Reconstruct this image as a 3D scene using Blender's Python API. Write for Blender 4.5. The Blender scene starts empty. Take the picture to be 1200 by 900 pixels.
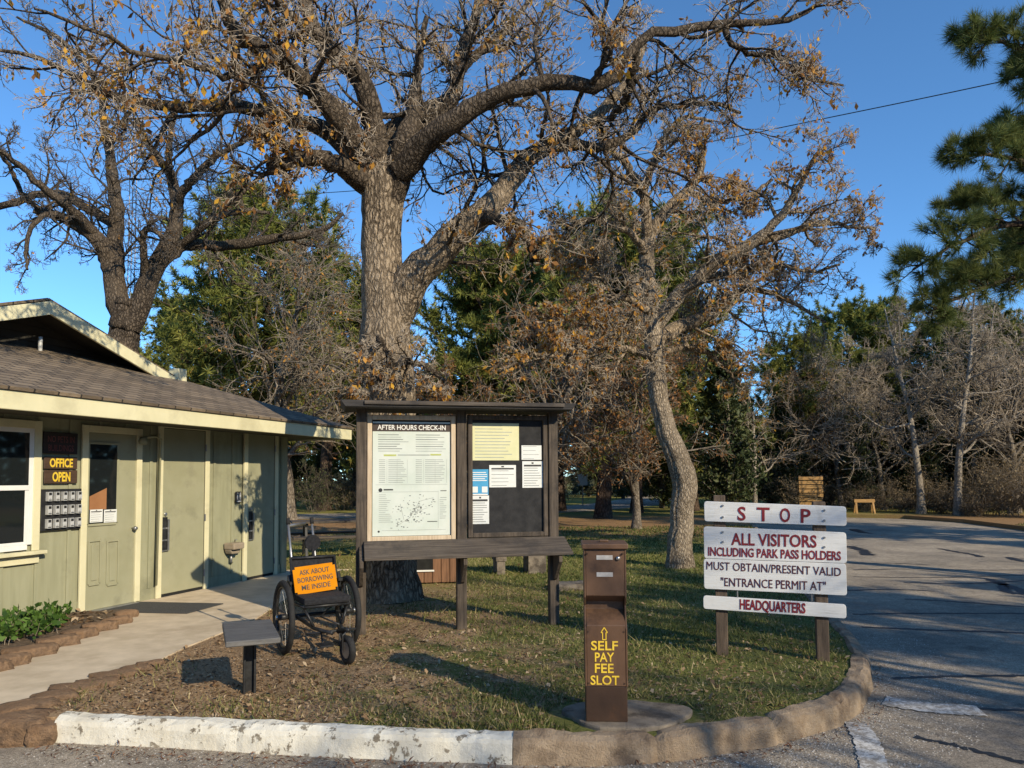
import bpy, bmesh, math, random
import numpy as np
from mathutils import Vector, Matrix

R = math.radians
rng = np.random.default_rng(7)
random.seed(7)
scene = bpy.context.scene
COL = scene.collection

# ------------------------------------------------------------------ camera and measuring helpers
F_PX, PITCH, ROLL, SHIFT = 866.0, R(3.0), R(-0.35), 64.6
CAM = Vector((0, 0, 1.6))
fw = Vector((0, math.cos(PITCH), math.sin(PITCH)))
up0 = Vector((0, -math.sin(PITCH), math.cos(PITCH)))
rt0 = Vector((1, 0, 0))
rt = rt0 * math.cos(ROLL) + up0 * math.sin(ROLL)
up = -rt0 * math.sin(ROLL) + up0 * math.cos(ROLL)

cd = bpy.data.cameras.new('camera')
cam = bpy.data.objects.new('camera', cd)
COL.objects.link(cam)
cd.sensor_width = 36.0
cd.lens = F_PX / 1200 * 36.0
cd.shift_y = SHIFT / 1200
cd.clip_start = 0.05
cd.clip_end = 3000
m = Matrix((rt, up, -fw)).transposed().to_4x4()
m.translation = CAM
cam.matrix_world = m
scene.camera = cam

def ray(px, py):
    return fw + rt * ((px - 600) / F_PX) + up * ((450 + SHIFT - py) / F_PX)

def P(px, py, Y):
    d = ray(px, py)
    return CAM + d * (Y / d.y)

def G(px, py, z=0.0):
    d = ray(px, py)
    return CAM + d * ((z - CAM.z) / d.z)

class Frame:
    """local frame of a thing: x along its front, y into it, z up; the front faces -y"""
    def __init__(s, o, rz):
        s.o = Vector(o); s.rz = rz
        s.x = Vector((math.cos(rz), math.sin(rz), 0)); s.y = Vector((-math.sin(rz), math.cos(rz), 0))
    def L(s, px, py, y0=0.0):
        d = ray(px, py)
        t = (y0 - (CAM - s.o).dot(s.y)) / d.dot(s.y)
        p = CAM + d * t - s.o
        return p.dot(s.x), p.z
    def W(s, x, y, z):
        return s.o + s.x * x + s.y * y + Vector((0, 0, z))

# ------------------------------------------------------------------ materials
def new_mat(name):
    mt = bpy.data.materials.new(name); mt.use_nodes = True
    nt = mt.node_tree
    return mt, nt, nt.nodes['Principled BSDF'], nt.nodes['Material Output']

def lnk(nt, a, b): nt.links.new(a, b)

def ramp(nt, fac, stops, interp='LINEAR'):
    n = nt.nodes.new('ShaderNodeValToRGB'); n.color_ramp.interpolation = interp
    el = n.color_ramp.elements
    while len(el) < len(stops): el.new(0.5)
    for e, (p, c) in zip(el, stops):
        e.position = p; e.color = (*c, 1) if len(c) == 3 else c
    lnk(nt, fac, n.inputs[0])
    return n.outputs[0]

def coords(nt, stretch=(1, 1, 1), kind='Object'):
    t = nt.nodes.new('ShaderNodeTexCoord'); mp = nt.nodes.new('ShaderNodeMapping')
    mp.inputs['Scale'].default_value = stretch
    lnk(nt, t.outputs[kind], mp.inputs[0])
    return mp.outputs[0]

def noise(nt, vec, scale, detail=5, rough=0.6, dist=0.0):
    n = nt.nodes.new('ShaderNodeTexNoise')
    n.inputs['Scale'].default_value = scale; n.inputs['Detail'].default_value = detail
    n.inputs['Roughness'].default_value = rough; n.inputs['Distortion'].default_value = dist
    lnk(nt, vec, n.inputs['Vector'])
    return n.outputs['Fac']

def mixc(nt, fac, a, b, mode='MIX'):
    n = nt.nodes.new('ShaderNodeMix'); n.data_type = 'RGBA'; n.blend_type = mode
    if isinstance(fac, (int, float)): n.inputs[0].default_value = fac
    else: lnk(nt, fac, n.inputs[0])
    for i, v in ((6, a), (7, b)):
        if isinstance(v, tuple): n.inputs[i].default_value = (*v, 1)
        else: lnk(nt, v, n.inputs[i])
    return n.outputs[2]

def math_n(nt, op, a, b=None):
    n = nt.nodes.new('ShaderNodeMath'); n.operation = op
    for i, v in ((0, a), (1, b)):
        if v is None: continue
        if isinstance(v, (int, float)): n.inputs[i].default_value = v
        else: lnk(nt, v, n.inputs[i])
    return n.outputs[0]

def bump(nt, bs, h, strength, dist=0.02):
    b = nt.nodes.new('ShaderNodeBump'); b.inputs['Strength'].default_value = strength
    b.inputs['Distance'].default_value = dist
    lnk(nt, h, b.inputs['Height']); lnk(nt, b.outputs[0], bs.inputs['Normal'])

def noisy(name, c1, c2, scale=6, rough=0.7, bmp=0.15, stretch=(1, 1, 1), stain=None, stain_scale=1.2,
          stain_amt=(0.52, 0.68), metal=0.0, spec=0.4, fine=60, lo=0.35, hi=0.65, bdist=0.01):
    mt, nt, bs, _ = new_mat(name)
    v = coords(nt, stretch)
    n1 = noise(nt, v, scale)
    c = ramp(nt, n1, [(lo, c1), (hi, c2)])
    if stain:
        v2 = coords(nt)
        n2 = noise(nt, v2, stain_scale, 6, 0.65)
        f = ramp(nt, n2, [(stain_amt[0], (0, 0, 0)), (stain_amt[1], (1, 1, 1))])
        c = mixc(nt, f, c, stain)
    lnk(nt, c, bs.inputs['Base Color'])
    bs.inputs['Roughness'].default_value = rough
    bs.inputs['Metallic'].default_value = metal
    bs.inputs['Specular IOR Level'].default_value = spec
    if bmp:
        bump(nt, bs, noise(nt, v, fine, 6, 0.7), bmp, bdist)
    return mt

def leafmat(name, stops, transl=0.35, rough=0.6):
    """leaf material coloured face by face from the 'tint' attribute of the mesh"""
    mt, nt, bs, out = new_mat(name)
    a = nt.nodes.new('ShaderNodeAttribute'); a.attribute_name = 'tint'
    c = ramp(nt, a.outputs['Fac'], stops)
    lnk(nt, c, bs.inputs['Base Color']); bs.inputs['Roughness'].default_value = rough
    bs.inputs['Specular IOR Level'].default_value = 0.25
    tr = nt.nodes.new('ShaderNodeBsdfTranslucent'); lnk(nt, c, tr.inputs[0])
    ms = nt.nodes.new('ShaderNodeMixShader'); ms.inputs[0].default_value = transl
    lnk(nt, bs.outputs[0], ms.inputs[1]); lnk(nt, tr.outputs[0], ms.inputs[2])
    lnk(nt, ms.outputs[0], out.inputs[0])
    return mt

def bark(name, c1, c2, c3, zs=0.28, scale=9, bmp=0.9, moss=None):
    mt, nt, bs, _ = new_mat(name)
    base = coords(nt)
    nw = nt.nodes.new('ShaderNodeTexNoise'); nw.inputs['Scale'].default_value = 5.0; nw.inputs['Detail'].default_value = 4
    lnk(nt, base, nw.inputs['Vector'])
    wv = nt.nodes.new('ShaderNodeMix'); wv.data_type = 'RGBA'; wv.blend_type = 'LINEAR_LIGHT'; wv.inputs[0].default_value = 0.055
    lnk(nt, base, wv.inputs[6]); lnk(nt, nw.outputs['Color'], wv.inputs[7])
    mp = nt.nodes.new('ShaderNodeMapping'); mp.inputs['Scale'].default_value = (1, 1, zs); lnk(nt, wv.outputs[2], mp.inputs[0])
    v = mp.outputs[0]
    def plates(sc):
        vo = nt.nodes.new('ShaderNodeTexVoronoi'); vo.feature = 'DISTANCE_TO_EDGE'; vo.inputs['Scale'].default_value = sc
        lnk(nt, v, vo.inputs['Vector']); return vo.outputs['Distance']
    e1 = ramp(nt, plates(scale * 2.0), [(0.0, (0, 0, 0)), (0.28, (1, 1, 1))])
    e2 = ramp(nt, plates(scale * 5.0), [(0.0, (0, 0, 0)), (0.30, (1, 1, 1))])
    n1 = noise(nt, v, scale * 3.5, 8, 0.75, 0.4)
    h = math_n(nt, 'ADD', math_n(nt, 'MULTIPLY', e1, 0.42), math_n(nt, 'ADD', math_n(nt, 'MULTIPLY', e2, 0.2), math_n(nt, 'MULTIPLY', n1, 0.55)))
    c = ramp(nt, h, [(0.22, c1), (0.52, c2), (0.80, c3)])
    n3 = noise(nt, base, 1.3, 6, 0.65)
    c = mixc(nt, ramp(nt, n3, [(0.42, (0, 0, 0)), (0.7, (0.55, 0.55, 0.55))]), c, moss or c3)
    n4 = noise(nt, base, 0.8, 4)
    c = mixc(nt, 0.7, c, ramp(nt, n4, [(0.35, (0.55, 0.53, 0.5)), (0.65, (1.15, 1.12, 1.08))]), 'MULTIPLY')
    lnk(nt, c, bs.inputs['Base Color']); bs.inputs['Roughness'].default_value = 0.92
    bs.inputs['Specular IOR Level'].default_value = 0.12
    bump(nt, bs, h, bmp, 0.05)
    return mt

M = {}
M['wall'] = noisy('wall_paint', (0.30, 0.295, 0.18), (0.365, 0.355, 0.225), 5, 0.65, 0.15, (2.5, 1, 0.25),
                  stain=(0.245, 0.24, 0.15), stain_scale=1.6)
M['trim'] = noisy('trim_paint', (0.68, 0.63, 0.395), (0.76, 0.70, 0.45), 3, 0.6, 0.08, (1, 1, 0.5),
                  stain=(0.58, 0.53, 0.33), stain_scale=1.6)
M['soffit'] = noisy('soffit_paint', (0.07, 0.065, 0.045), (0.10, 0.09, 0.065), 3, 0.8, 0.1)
M['gable'] = noisy('gable_shade_tone', (0.03, 0.027, 0.022), (0.05, 0.045, 0.035), 3, 0.85, 0.1)  # colour darkened to stand in for shade under the rake overhang
M['door'] = noisy('door_paint', (0.32, 0.31, 0.19), (0.365, 0.35, 0.225), 2.5, 0.5, 0.05,
                  stain=(0.26, 0.25, 0.16), stain_scale=3.2, stain_amt=(0.55, 0.75))
M['white'] = noisy('white_paint', (0.76, 0.75, 0.70), (0.82, 0.81, 0.77), 5, 0.45, 0.03)
M['black'] = noisy('black_metal', (0.012, 0.012, 0.013), (0.03, 0.03, 0.03), 14, 0.45, 0.1)
M['rubber'] = noisy('rubber', (0.012, 0.012, 0.012), (0.028, 0.027, 0.026), 20, 0.85, 0.3)
M['fabric'] = noisy('black_fabric', (0.012, 0.012, 0.014), (0.025, 0.025, 0.028), 40, 0.95, 0.4, fine=260)
M['chrome'] = noisy('brushed_steel', (0.45, 0.45, 0.44), (0.6, 0.6, 0.59), 12, 0.35, 0.05, metal=0.9)
M['silver'] = noisy('silver_plastic', (0.5, 0.5, 0.48), (0.62, 0.62, 0.6), 12, 0.45, 0.05, metal=0.2)
M['brown_sign'] = noisy('brown_sign_wood', (0.055, 0.032, 0.02), (0.085, 0.05, 0.03), 10, 0.6, 0.2, (0.3, 1, 2))
M['dark_sign'] = noisy('dark_sign_wood', (0.02, 0.015, 0.014), (0.035, 0.024, 0.02), 10, 0.6, 0.2, (0.3, 1, 2))
M['kiosk'] = noisy('weathered_dark_wood', (0.055, 0.042, 0.031), (0.135, 0.105, 0.078), 7, 0.85, 0.5, (7, 7, 0.35),
                   stain=(0.035, 0.03, 0.026), stain_scale=2.5)
M['kiosk_flat'] = noisy('weathered_dark_board', (0.058, 0.046, 0.036), (0.13, 0.105, 0.082), 7, 0.8, 0.5, (0.35, 7, 7),
                        stain=(0.04, 0.035, 0.032), stain_scale=2.5)
M['kiosk_roof'] = noisy('dark_roof_board', (0.02, 0.018, 0.017), (0.05, 0.045, 0.042), 8, 0.8, 0.3, (0.4, 4, 4))
M['felt'] = noisy('dark_pinboard', (0.016, 0.016, 0.017), (0.035, 0.034, 0.034), 9, 0.9, 0.3)
M['frame_wood'] = noisy('pale_frame_wood', (0.50, 0.38, 0.25), (0.66, 0.53, 0.37), 8, 0.6, 0.2, (5, 5, 0.5))
M['paper'] = noisy('white_paper', (0.70, 0.71, 0.66), (0.80, 0.80, 0.76), 3, 0.7, 0.02)
M['poster'] = noisy('poster_paper', (0.56, 0.62, 0.54), (0.68, 0.71, 0.64), 2.5, 0.45, 0.02)
M['yellow_paper'] = noisy('yellow_paper', (0.66, 0.64, 0.36), (0.74, 0.71, 0.44), 3, 0.7, 0.02)
M['blue_ink'] = noisy('blue_ink', (0.05, 0.30, 0.52), (0.07, 0.36, 0.6), 5, 0.6, 0.0)
M['grey_ink'] = noisy('grey_ink', (0.12, 0.13, 0.13), (0.2, 0.21, 0.2), 9, 0.7, 0.0)
M['pale_ink'] = noisy('pale_ink', (0.30, 0.33, 0.30), (0.42, 0.44, 0.41), 9, 0.7, 0.0)
M['black_ink'] = noisy('black_ink', (0.02, 0.02, 0.02), (0.05, 0.05, 0.05), 9, 0.6, 0.0)
M['green_ink'] = noisy('olive_ink', (0.42, 0.46, 0.12), (0.5, 0.54, 0.17), 9, 0.7, 0.0)
M['brown_ink'] = noisy('brown_ink', (0.045, 0.03, 0.024), (0.06, 0.042, 0.033), 5, 0.6, 0.0)
M['white_ink'] = noisy('white_ink', (0.78, 0.76, 0.7), (0.82, 0.8, 0.76), 5, 0.6, 0.0)
M['yellow_ink'] = noisy('yellow_paint', (0.75, 0.50, 0.035), (0.85, 0.60, 0.06), 14, 0.55, 0.1, stain=(0.5, 0.34, 0.05), stain_scale=9)
M['red_ink'] = noisy('red_paint', (0.18, 0.015, 0.02), (0.24, 0.022, 0.028), 14, 0.55, 0.1)
M['dark_red_ink'] = noisy('faded_red_paint', (0.16, 0.05, 0.045), (0.2, 0.07, 0.06), 9, 0.7, 0.0)
M['maroon_ink'] = noisy('maroon_paint', (0.07, 0.012, 0.016), (0.10, 0.018, 0.022), 14, 0.55, 0.1)
def painted_plank():
    mt, nt, bs, _ = new_mat('weathered_white_board')
    v = coords(nt, (0.7, 8, 14))
    g = noise(nt, v, 9, 8, 0.7, 0.3)
    c = ramp(nt, g, [(0.30, (0.50, 0.49, 0.46)), (0.42, (0.70, 0.695, 0.67)), (0.7, (0.79, 0.785, 0.76))])
    n2 = noise(nt, coords(nt, (1, 1, 0.35)), 5, 6, 0.7)
    c = mixc(nt, ramp(nt, n2, [(0.55, (0, 0, 0)), (0.78, (0.55, 0.55, 0.55))]), c, (0.42, 0.39, 0.34))
    crk = noise(nt, coords(nt, (1.5, 8, 30)), 7, 6, 0.8)
    c = mixc(nt, ramp(nt, crk, [(0.68, (0, 0, 0)), (0.72, (0.7, 0.7, 0.7))]), c, (0.2, 0.18, 0.16))
    lnk(nt, c, bs.inputs['Base Color']); bs.inputs['Roughness'].default_value = 0.6
    bump(nt, bs, g, 0.25, 0.01)
    return mt
M['sign_white'] = painted_plank()
M['post_wood'] = noisy('brown_post_wood', (0.07, 0.05, 0.036), (0.16, 0.115, 0.08), 8, 0.85, 0.5, (6, 6, 0.4))
M['orange'] = noisy('orange_sign', (0.58, 0.205, 0.004), (0.64, 0.24, 0.006), 6, 0.8, 0.02, spec=0.1)
M['rust'] = noisy('rusty_brown_steel', (0.10, 0.054, 0.03), (0.155, 0.086, 0.05), 5, 0.5, 0.12, (1, 1, 0.5),
                  stain=(0.045, 0.026, 0.018), stain_scale=3.5)
M['rust_dark'] = noisy('dark_brown_steel', (0.045, 0.025, 0.016), (0.065, 0.036, 0.022), 5, 0.5, 0.15,
                       stain=(0.10, 0.045, 0.02), stain_scale=5, stain_amt=(0.58, 0.8))
M['slate'] = noisy('grey_weathered_top', (0.085, 0.082, 0.078), (0.16, 0.152, 0.14), 8, 0.7, 0.4, (0.6, 6, 3), stain=(0.05, 0.05, 0.05))
M['concrete'] = noisy('concrete', (0.55, 0.44, 0.295), (0.70, 0.57, 0.40), 3.5, 0.9, 0.35, stain=(0.44, 0.34, 0.22), stain_scale=0.8, fine=120)
M['pad'] = noisy('pad_concrete', (0.20, 0.165, 0.125), (0.30, 0.25, 0.19), 6, 0.9, 0.6, stain=(0.10, 0.08, 0.06), stain_scale=4.5, stain_amt=(0.48, 0.62), fine=90, bdist=0.03)
M['curb'] = noisy('brown_curb_concrete', (0.28, 0.205, 0.135), (0.46, 0.35, 0.24), 9, 0.95, 0.9, stain=(0.15, 0.105, 0.072), stain_scale=3.2, fine=75, bdist=0.03)
M['stone'] = noisy('brown_sandstone', (0.24, 0.14, 0.075), (0.42, 0.265, 0.15), 5, 0.92, 1.0, stain=(0.13, 0.085, 0.055), stain_scale=4, fine=38, bdist=0.05)
M['mat'] = noisy('door_mat', (0.05, 0.05, 0.047), (0.085, 0.083, 0.078), 60, 0.95, 0.6, fine=250)
M['steel_grey'] = noisy('galvanised_steel', (0.3, 0.3, 0.3), (0.4, 0.4, 0.4), 9, 0.4, 0.1, metal=0.7)
M['spoke'] = noisy('spoke_wire', (0.16, 0.16, 0.16), (0.24, 0.24, 0.24), 9, 0.4, 0.0, metal=0.6)
M['label_grey'] = noisy('worn_label', (0.38, 0.36, 0.34), (0.52, 0.5, 0.47), 20, 0.5, 0.1)
M['tan_plastic'] = noisy('tan_plastic', (0.30, 0.24, 0.17), (0.36, 0.29, 0.21), 8, 0.5, 0.05)
M['dark_gap'] = noisy('dark_gap', (0.01, 0.01, 0.01), (0.02, 0.02, 0.018), 8, 0.9, 0.0)
M['cardboard'] = noisy('brown_inside_board', (0.30, 0.13, 0.05), (0.36, 0.17, 0.07), 4, 0.8, 0.0)
M['plank'] = noisy('red_brown_planks', (0.15, 0.075, 0.04), (0.27, 0.14, 0.075), 8, 0.8, 0.4, (6, 6, 0.4))
M['orange_wood'] = noisy('orange_wood', (0.33, 0.18, 0.06), (0.47, 0.28, 0.10), 8, 0.7, 0.3, (0.5, 4, 4))
M['cable'] = noisy('cable', (0.01, 0.01, 0.012), (0.02, 0.02, 0.022), 9, 0.5, 0)

# painted curb with chipped paint
def chipped():
    mt, nt, bs, _ = new_mat('chipped_white_paint')
    v = coords(nt)
    n = noise(nt, v, 11, 9, 0.72)
    n2 = noise(nt, v, 2.1, 3)
    f = ramp(nt, math_n(nt, 'ADD', n, math_n(nt, 'MULTIPLY', n2, 0.22)), [(0.675, (0, 0, 0)), (0.715, (1, 1, 1))])
    base = ramp(nt, noise(nt, v, 4), [(0.3, (0.66, 0.60, 0.47)), (0.7, (0.84, 0.80, 0.68))])
    under = ramp(nt, noise(nt, v, 20), [(0.3, (0.16, 0.13, 0.09)), (0.7, (0.34, 0.29, 0.21))])
    c = mixc(nt, f, base, under)
    g = nt.nodes.new('ShaderNodeSeparateXYZ'); lnk(nt, v, g.inputs[0])
    low = math_n(nt, 'ADD', g.outputs[2], math_n(nt, 'MULTIPLY', n, 0.07))
    c = mixc(nt, ramp(nt, low, [(0.0, (1, 1, 1)), (0.01, (0, 0, 0))]), c, c)
    lnk(nt, c, bs.inputs['Base Color']); bs.inputs['Roughness'].default_value = 0.8
    bump(nt, bs, n, 0.7, 0.02)
    return mt
M['chipped'] = chipped()

def shingles():
    mt, nt, bs, _ = new_mat('roof_shingles')
    v = coords(nt)
    br = nt.nodes.new('ShaderNodeTexBrick'); lnk(nt, v, br.inputs['Vector'])
    br.inputs['Scale'].default_value = 1.0
    br.inputs['Brick Width'].default_value = 0.27; br.inputs['Row Height'].default_value = 0.125
    br.inputs['Mortar Size'].default_value = 0.011; br.inputs['Mortar Smooth'].default_value = 0.3
    br.inputs['Color1'].default_value = (0.165, 0.125, 0.085, 1); br.inputs['Color2'].default_value = (0.29, 0.225, 0.155, 1)
    br.inputs['Mortar'].default_value = (0.035, 0.03, 0.026, 1); br.inputs['Bias'].default_value = 0.0
    n = noise(nt, v, 3, 6)
    c = mixc(nt, 0.55, br.outputs['Color'], ramp(nt, n, [(0.3, (0.5, 0.5, 0.5)), (0.7, (1.15, 1.1, 1.0))]), 'MULTIPLY')
    n2 = noise(nt, coords(nt, (1, 6, 1)), 12, 5)
    c = mixc(nt, 0.5, c, ramp(nt, n2, [(0.3, (0.45, 0.45, 0.45)), (0.7, (1.3, 1.25, 1.2))]), 'MULTIPLY')
    lnk(nt, c, bs.inputs['Base Color']); bs.inputs['Roughness'].default_value = 0.9
    h = math_n(nt, 'SUBTRACT', noise(nt, v, 60, 3), math_n(nt, 'MULTIPLY', br.outputs['Fac'], 1.5))
    bump(nt, bs, h, 0.6, 0.012)
    return mt
M['shingle'] = shingles()

def glass(name, tint, rough=0.03):
    mt, nt, bs, _ = new_mat(name)
    bs.inputs['Base Color'].default_value = (*tint, 1); bs.inputs['Roughness'].default_value = rough
    bs.inputs['Specular IOR Level'].default_value = 0.5
    n = noise(nt, coords(nt), 1.3, 2); bump(nt, bs, n, 0.05, 0.02)
    return mt
M['glass'] = glass('dark_window_glass', (0.012, 0.015, 0.016))

def ground_mat():
    mt, nt, bs, _ = new_mat('winter_lawn')
    v = coords(nt)
    big = noise(nt, v, 0.45, 6, 0.65)
    mid = noise(nt, v, 2.6, 7, 0.7)
    fine = noise(nt, v, 38, 6, 0.75)
    green = ramp(nt, fine, [(0.3, (0.06, 0.068, 0.02)), (0.55, (0.15, 0.155, 0.045)), (0.75, (0.28, 0.25, 0.095))])
    brown = ramp(nt, fine, [(0.3, (0.15, 0.09, 0.05)), (0.55, (0.38, 0.255, 0.145)), (0.75, (0.62, 0.47, 0.28))])
    straw = ramp(nt, fine, [(0.3, (0.20, 0.11, 0.05)), (0.6, (0.38, 0.23, 0.11)), (0.75, (0.50, 0.33, 0.17))])
    far_g = ramp(nt, fine, [(0.3, (0.17, 0.16, 0.04)), (0.6, (0.31, 0.275, 0.08)), (0.78, (0.45, 0.38, 0.14))])
    sx = nt.nodes.new('ShaderNodeSeparateXYZ'); lnk(nt, v, sx.inputs[0])
    X, Y = sx.outputs[0], sx.outputs[1]
    # bare earth and leaf litter on the left, greener to the right
    mk = math_n(nt, 'ADD', math_n(nt, 'MULTIPLY', mid, 0.9), math_n(nt, 'MULTIPLY', big, 0.8))
    mk = math_n(nt, 'SUBTRACT', mk, math_n(nt, 'MULTIPLY', X, 0.075))
    near = mixc(nt, ramp(nt, mk, [(0.80, (0, 0, 0)), (0.95, (1, 1, 1))]), green, brown)
    yy = math_n(nt, 'ADD', Y, math_n(nt, 'MULTIPLY', big, 3.0))
    c = mixc(nt, ramp(nt, math_n(nt, 'DIVIDE', yy, 40), [(0.26, (0, 0, 0)), (0.40, (1, 1, 1))]), near, far_g)
    ys = math_n(nt, 'DIVIDE', math_n(nt, 'ADD', yy, math_n(nt, 'MULTIPLY', mid, 4)), 60)
    c = mixc(nt, ramp(nt, ys, [(0.36, (0, 0, 0)), (0.40, (1, 1, 1)), (0.54, (1, 1, 1)), (0.60, (0, 0, 0))]), c, straw)
    lnk(nt, c, bs.inputs['Base Color']); bs.inputs['Roughness'].default_value = 0.95
    bs.inputs['Specular IOR Level'].default_value = 0.1
    bump(nt, bs, math_n(nt, 'ADD', fine, math_n(nt, 'MULTIPLY', mid, 1.5)), 0.45, 0.025)
    return mt
M['lawn'] = ground_mat()

def asphalt():
    mt, nt, bs, _ = new_mat('weathered_asphalt')
    v = coords(nt)
    fine = noise(nt, v, 150, 3, 0.85)
    agg = noise(nt, v, 55, 4, 0.85)
    mid = noise(nt, v, 9, 7, 0.75)
    big = noise(nt, v, 0.7, 6, 0.65)
    c = ramp(nt, math_n(nt, 'ADD', math_n(nt, 'MULTIPLY', fine, 0.5), math_n(nt, 'MULTIPLY', agg, 0.5)), [(0.36, (0.10, 0.088, 0.07)), (0.5, (0.43, 0.375, 0.31)), (0.64, (0.80, 0.71, 0.59))])
    c = mixc(nt, 0.85, c, ramp(nt, mid, [(0.3, (0.60, 0.59, 0.57)), (0.7, (1.15, 1.12, 1.08))]), 'MULTIPLY')
    c = mixc(nt, 0.9, c, ramp(nt, big, [(0.32, (0.55, 0.55, 0.55)), (0.66, (1.2, 1.16, 1.08))]), 'MULTIPLY')
    st = noise(nt, v, 2.3, 5, 0.6)
    c = mixc(nt, ramp(nt, st, [(0.62, (0, 0, 0)), (0.72, (0.55, 0.55, 0.55))]), c, (0.10, 0.09, 0.08))
    lnk(nt, c, bs.inputs['Base Color']); bs.inputs['Roughness'].default_value = 0.9
    bs.inputs['Specular IOR Level'].default_value = 0.2
    bump(nt, bs, math_n(nt, 'ADD', fine, agg), 0.8, 0.012)
    return mt
M['asphalt'] = asphalt()
M['tar'] = noisy('crack_sealing_tar', (0.012, 0.012, 0.013), (0.03, 0.029, 0.028), 12, 0.55, 0.2)

def worn_paint():
    mt, nt, bs, out = new_mat('worn_road_paint')
    v = coords(nt)
    n = noise(nt, v, 26, 8, 0.75)
    f = ramp(nt, math_n(nt, 'ADD', n, math_n(nt, 'MULTIPLY', noise(nt, v, 2.5, 3), 0.3)), [(0.60, (0, 0, 0)), (0.72, (1, 1, 1))])
    c = mixc(nt, f, (0.30, 0.265, 0.22), (0.66, 0.63, 0.57))
    lnk(nt, c, bs.inputs['Base Color']); bs.inputs['Roughness'].default_value = 0.85
    bump(nt, bs, n, 0.4, 0.01)
    return mt
M['worn'] = worn_paint()

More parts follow.
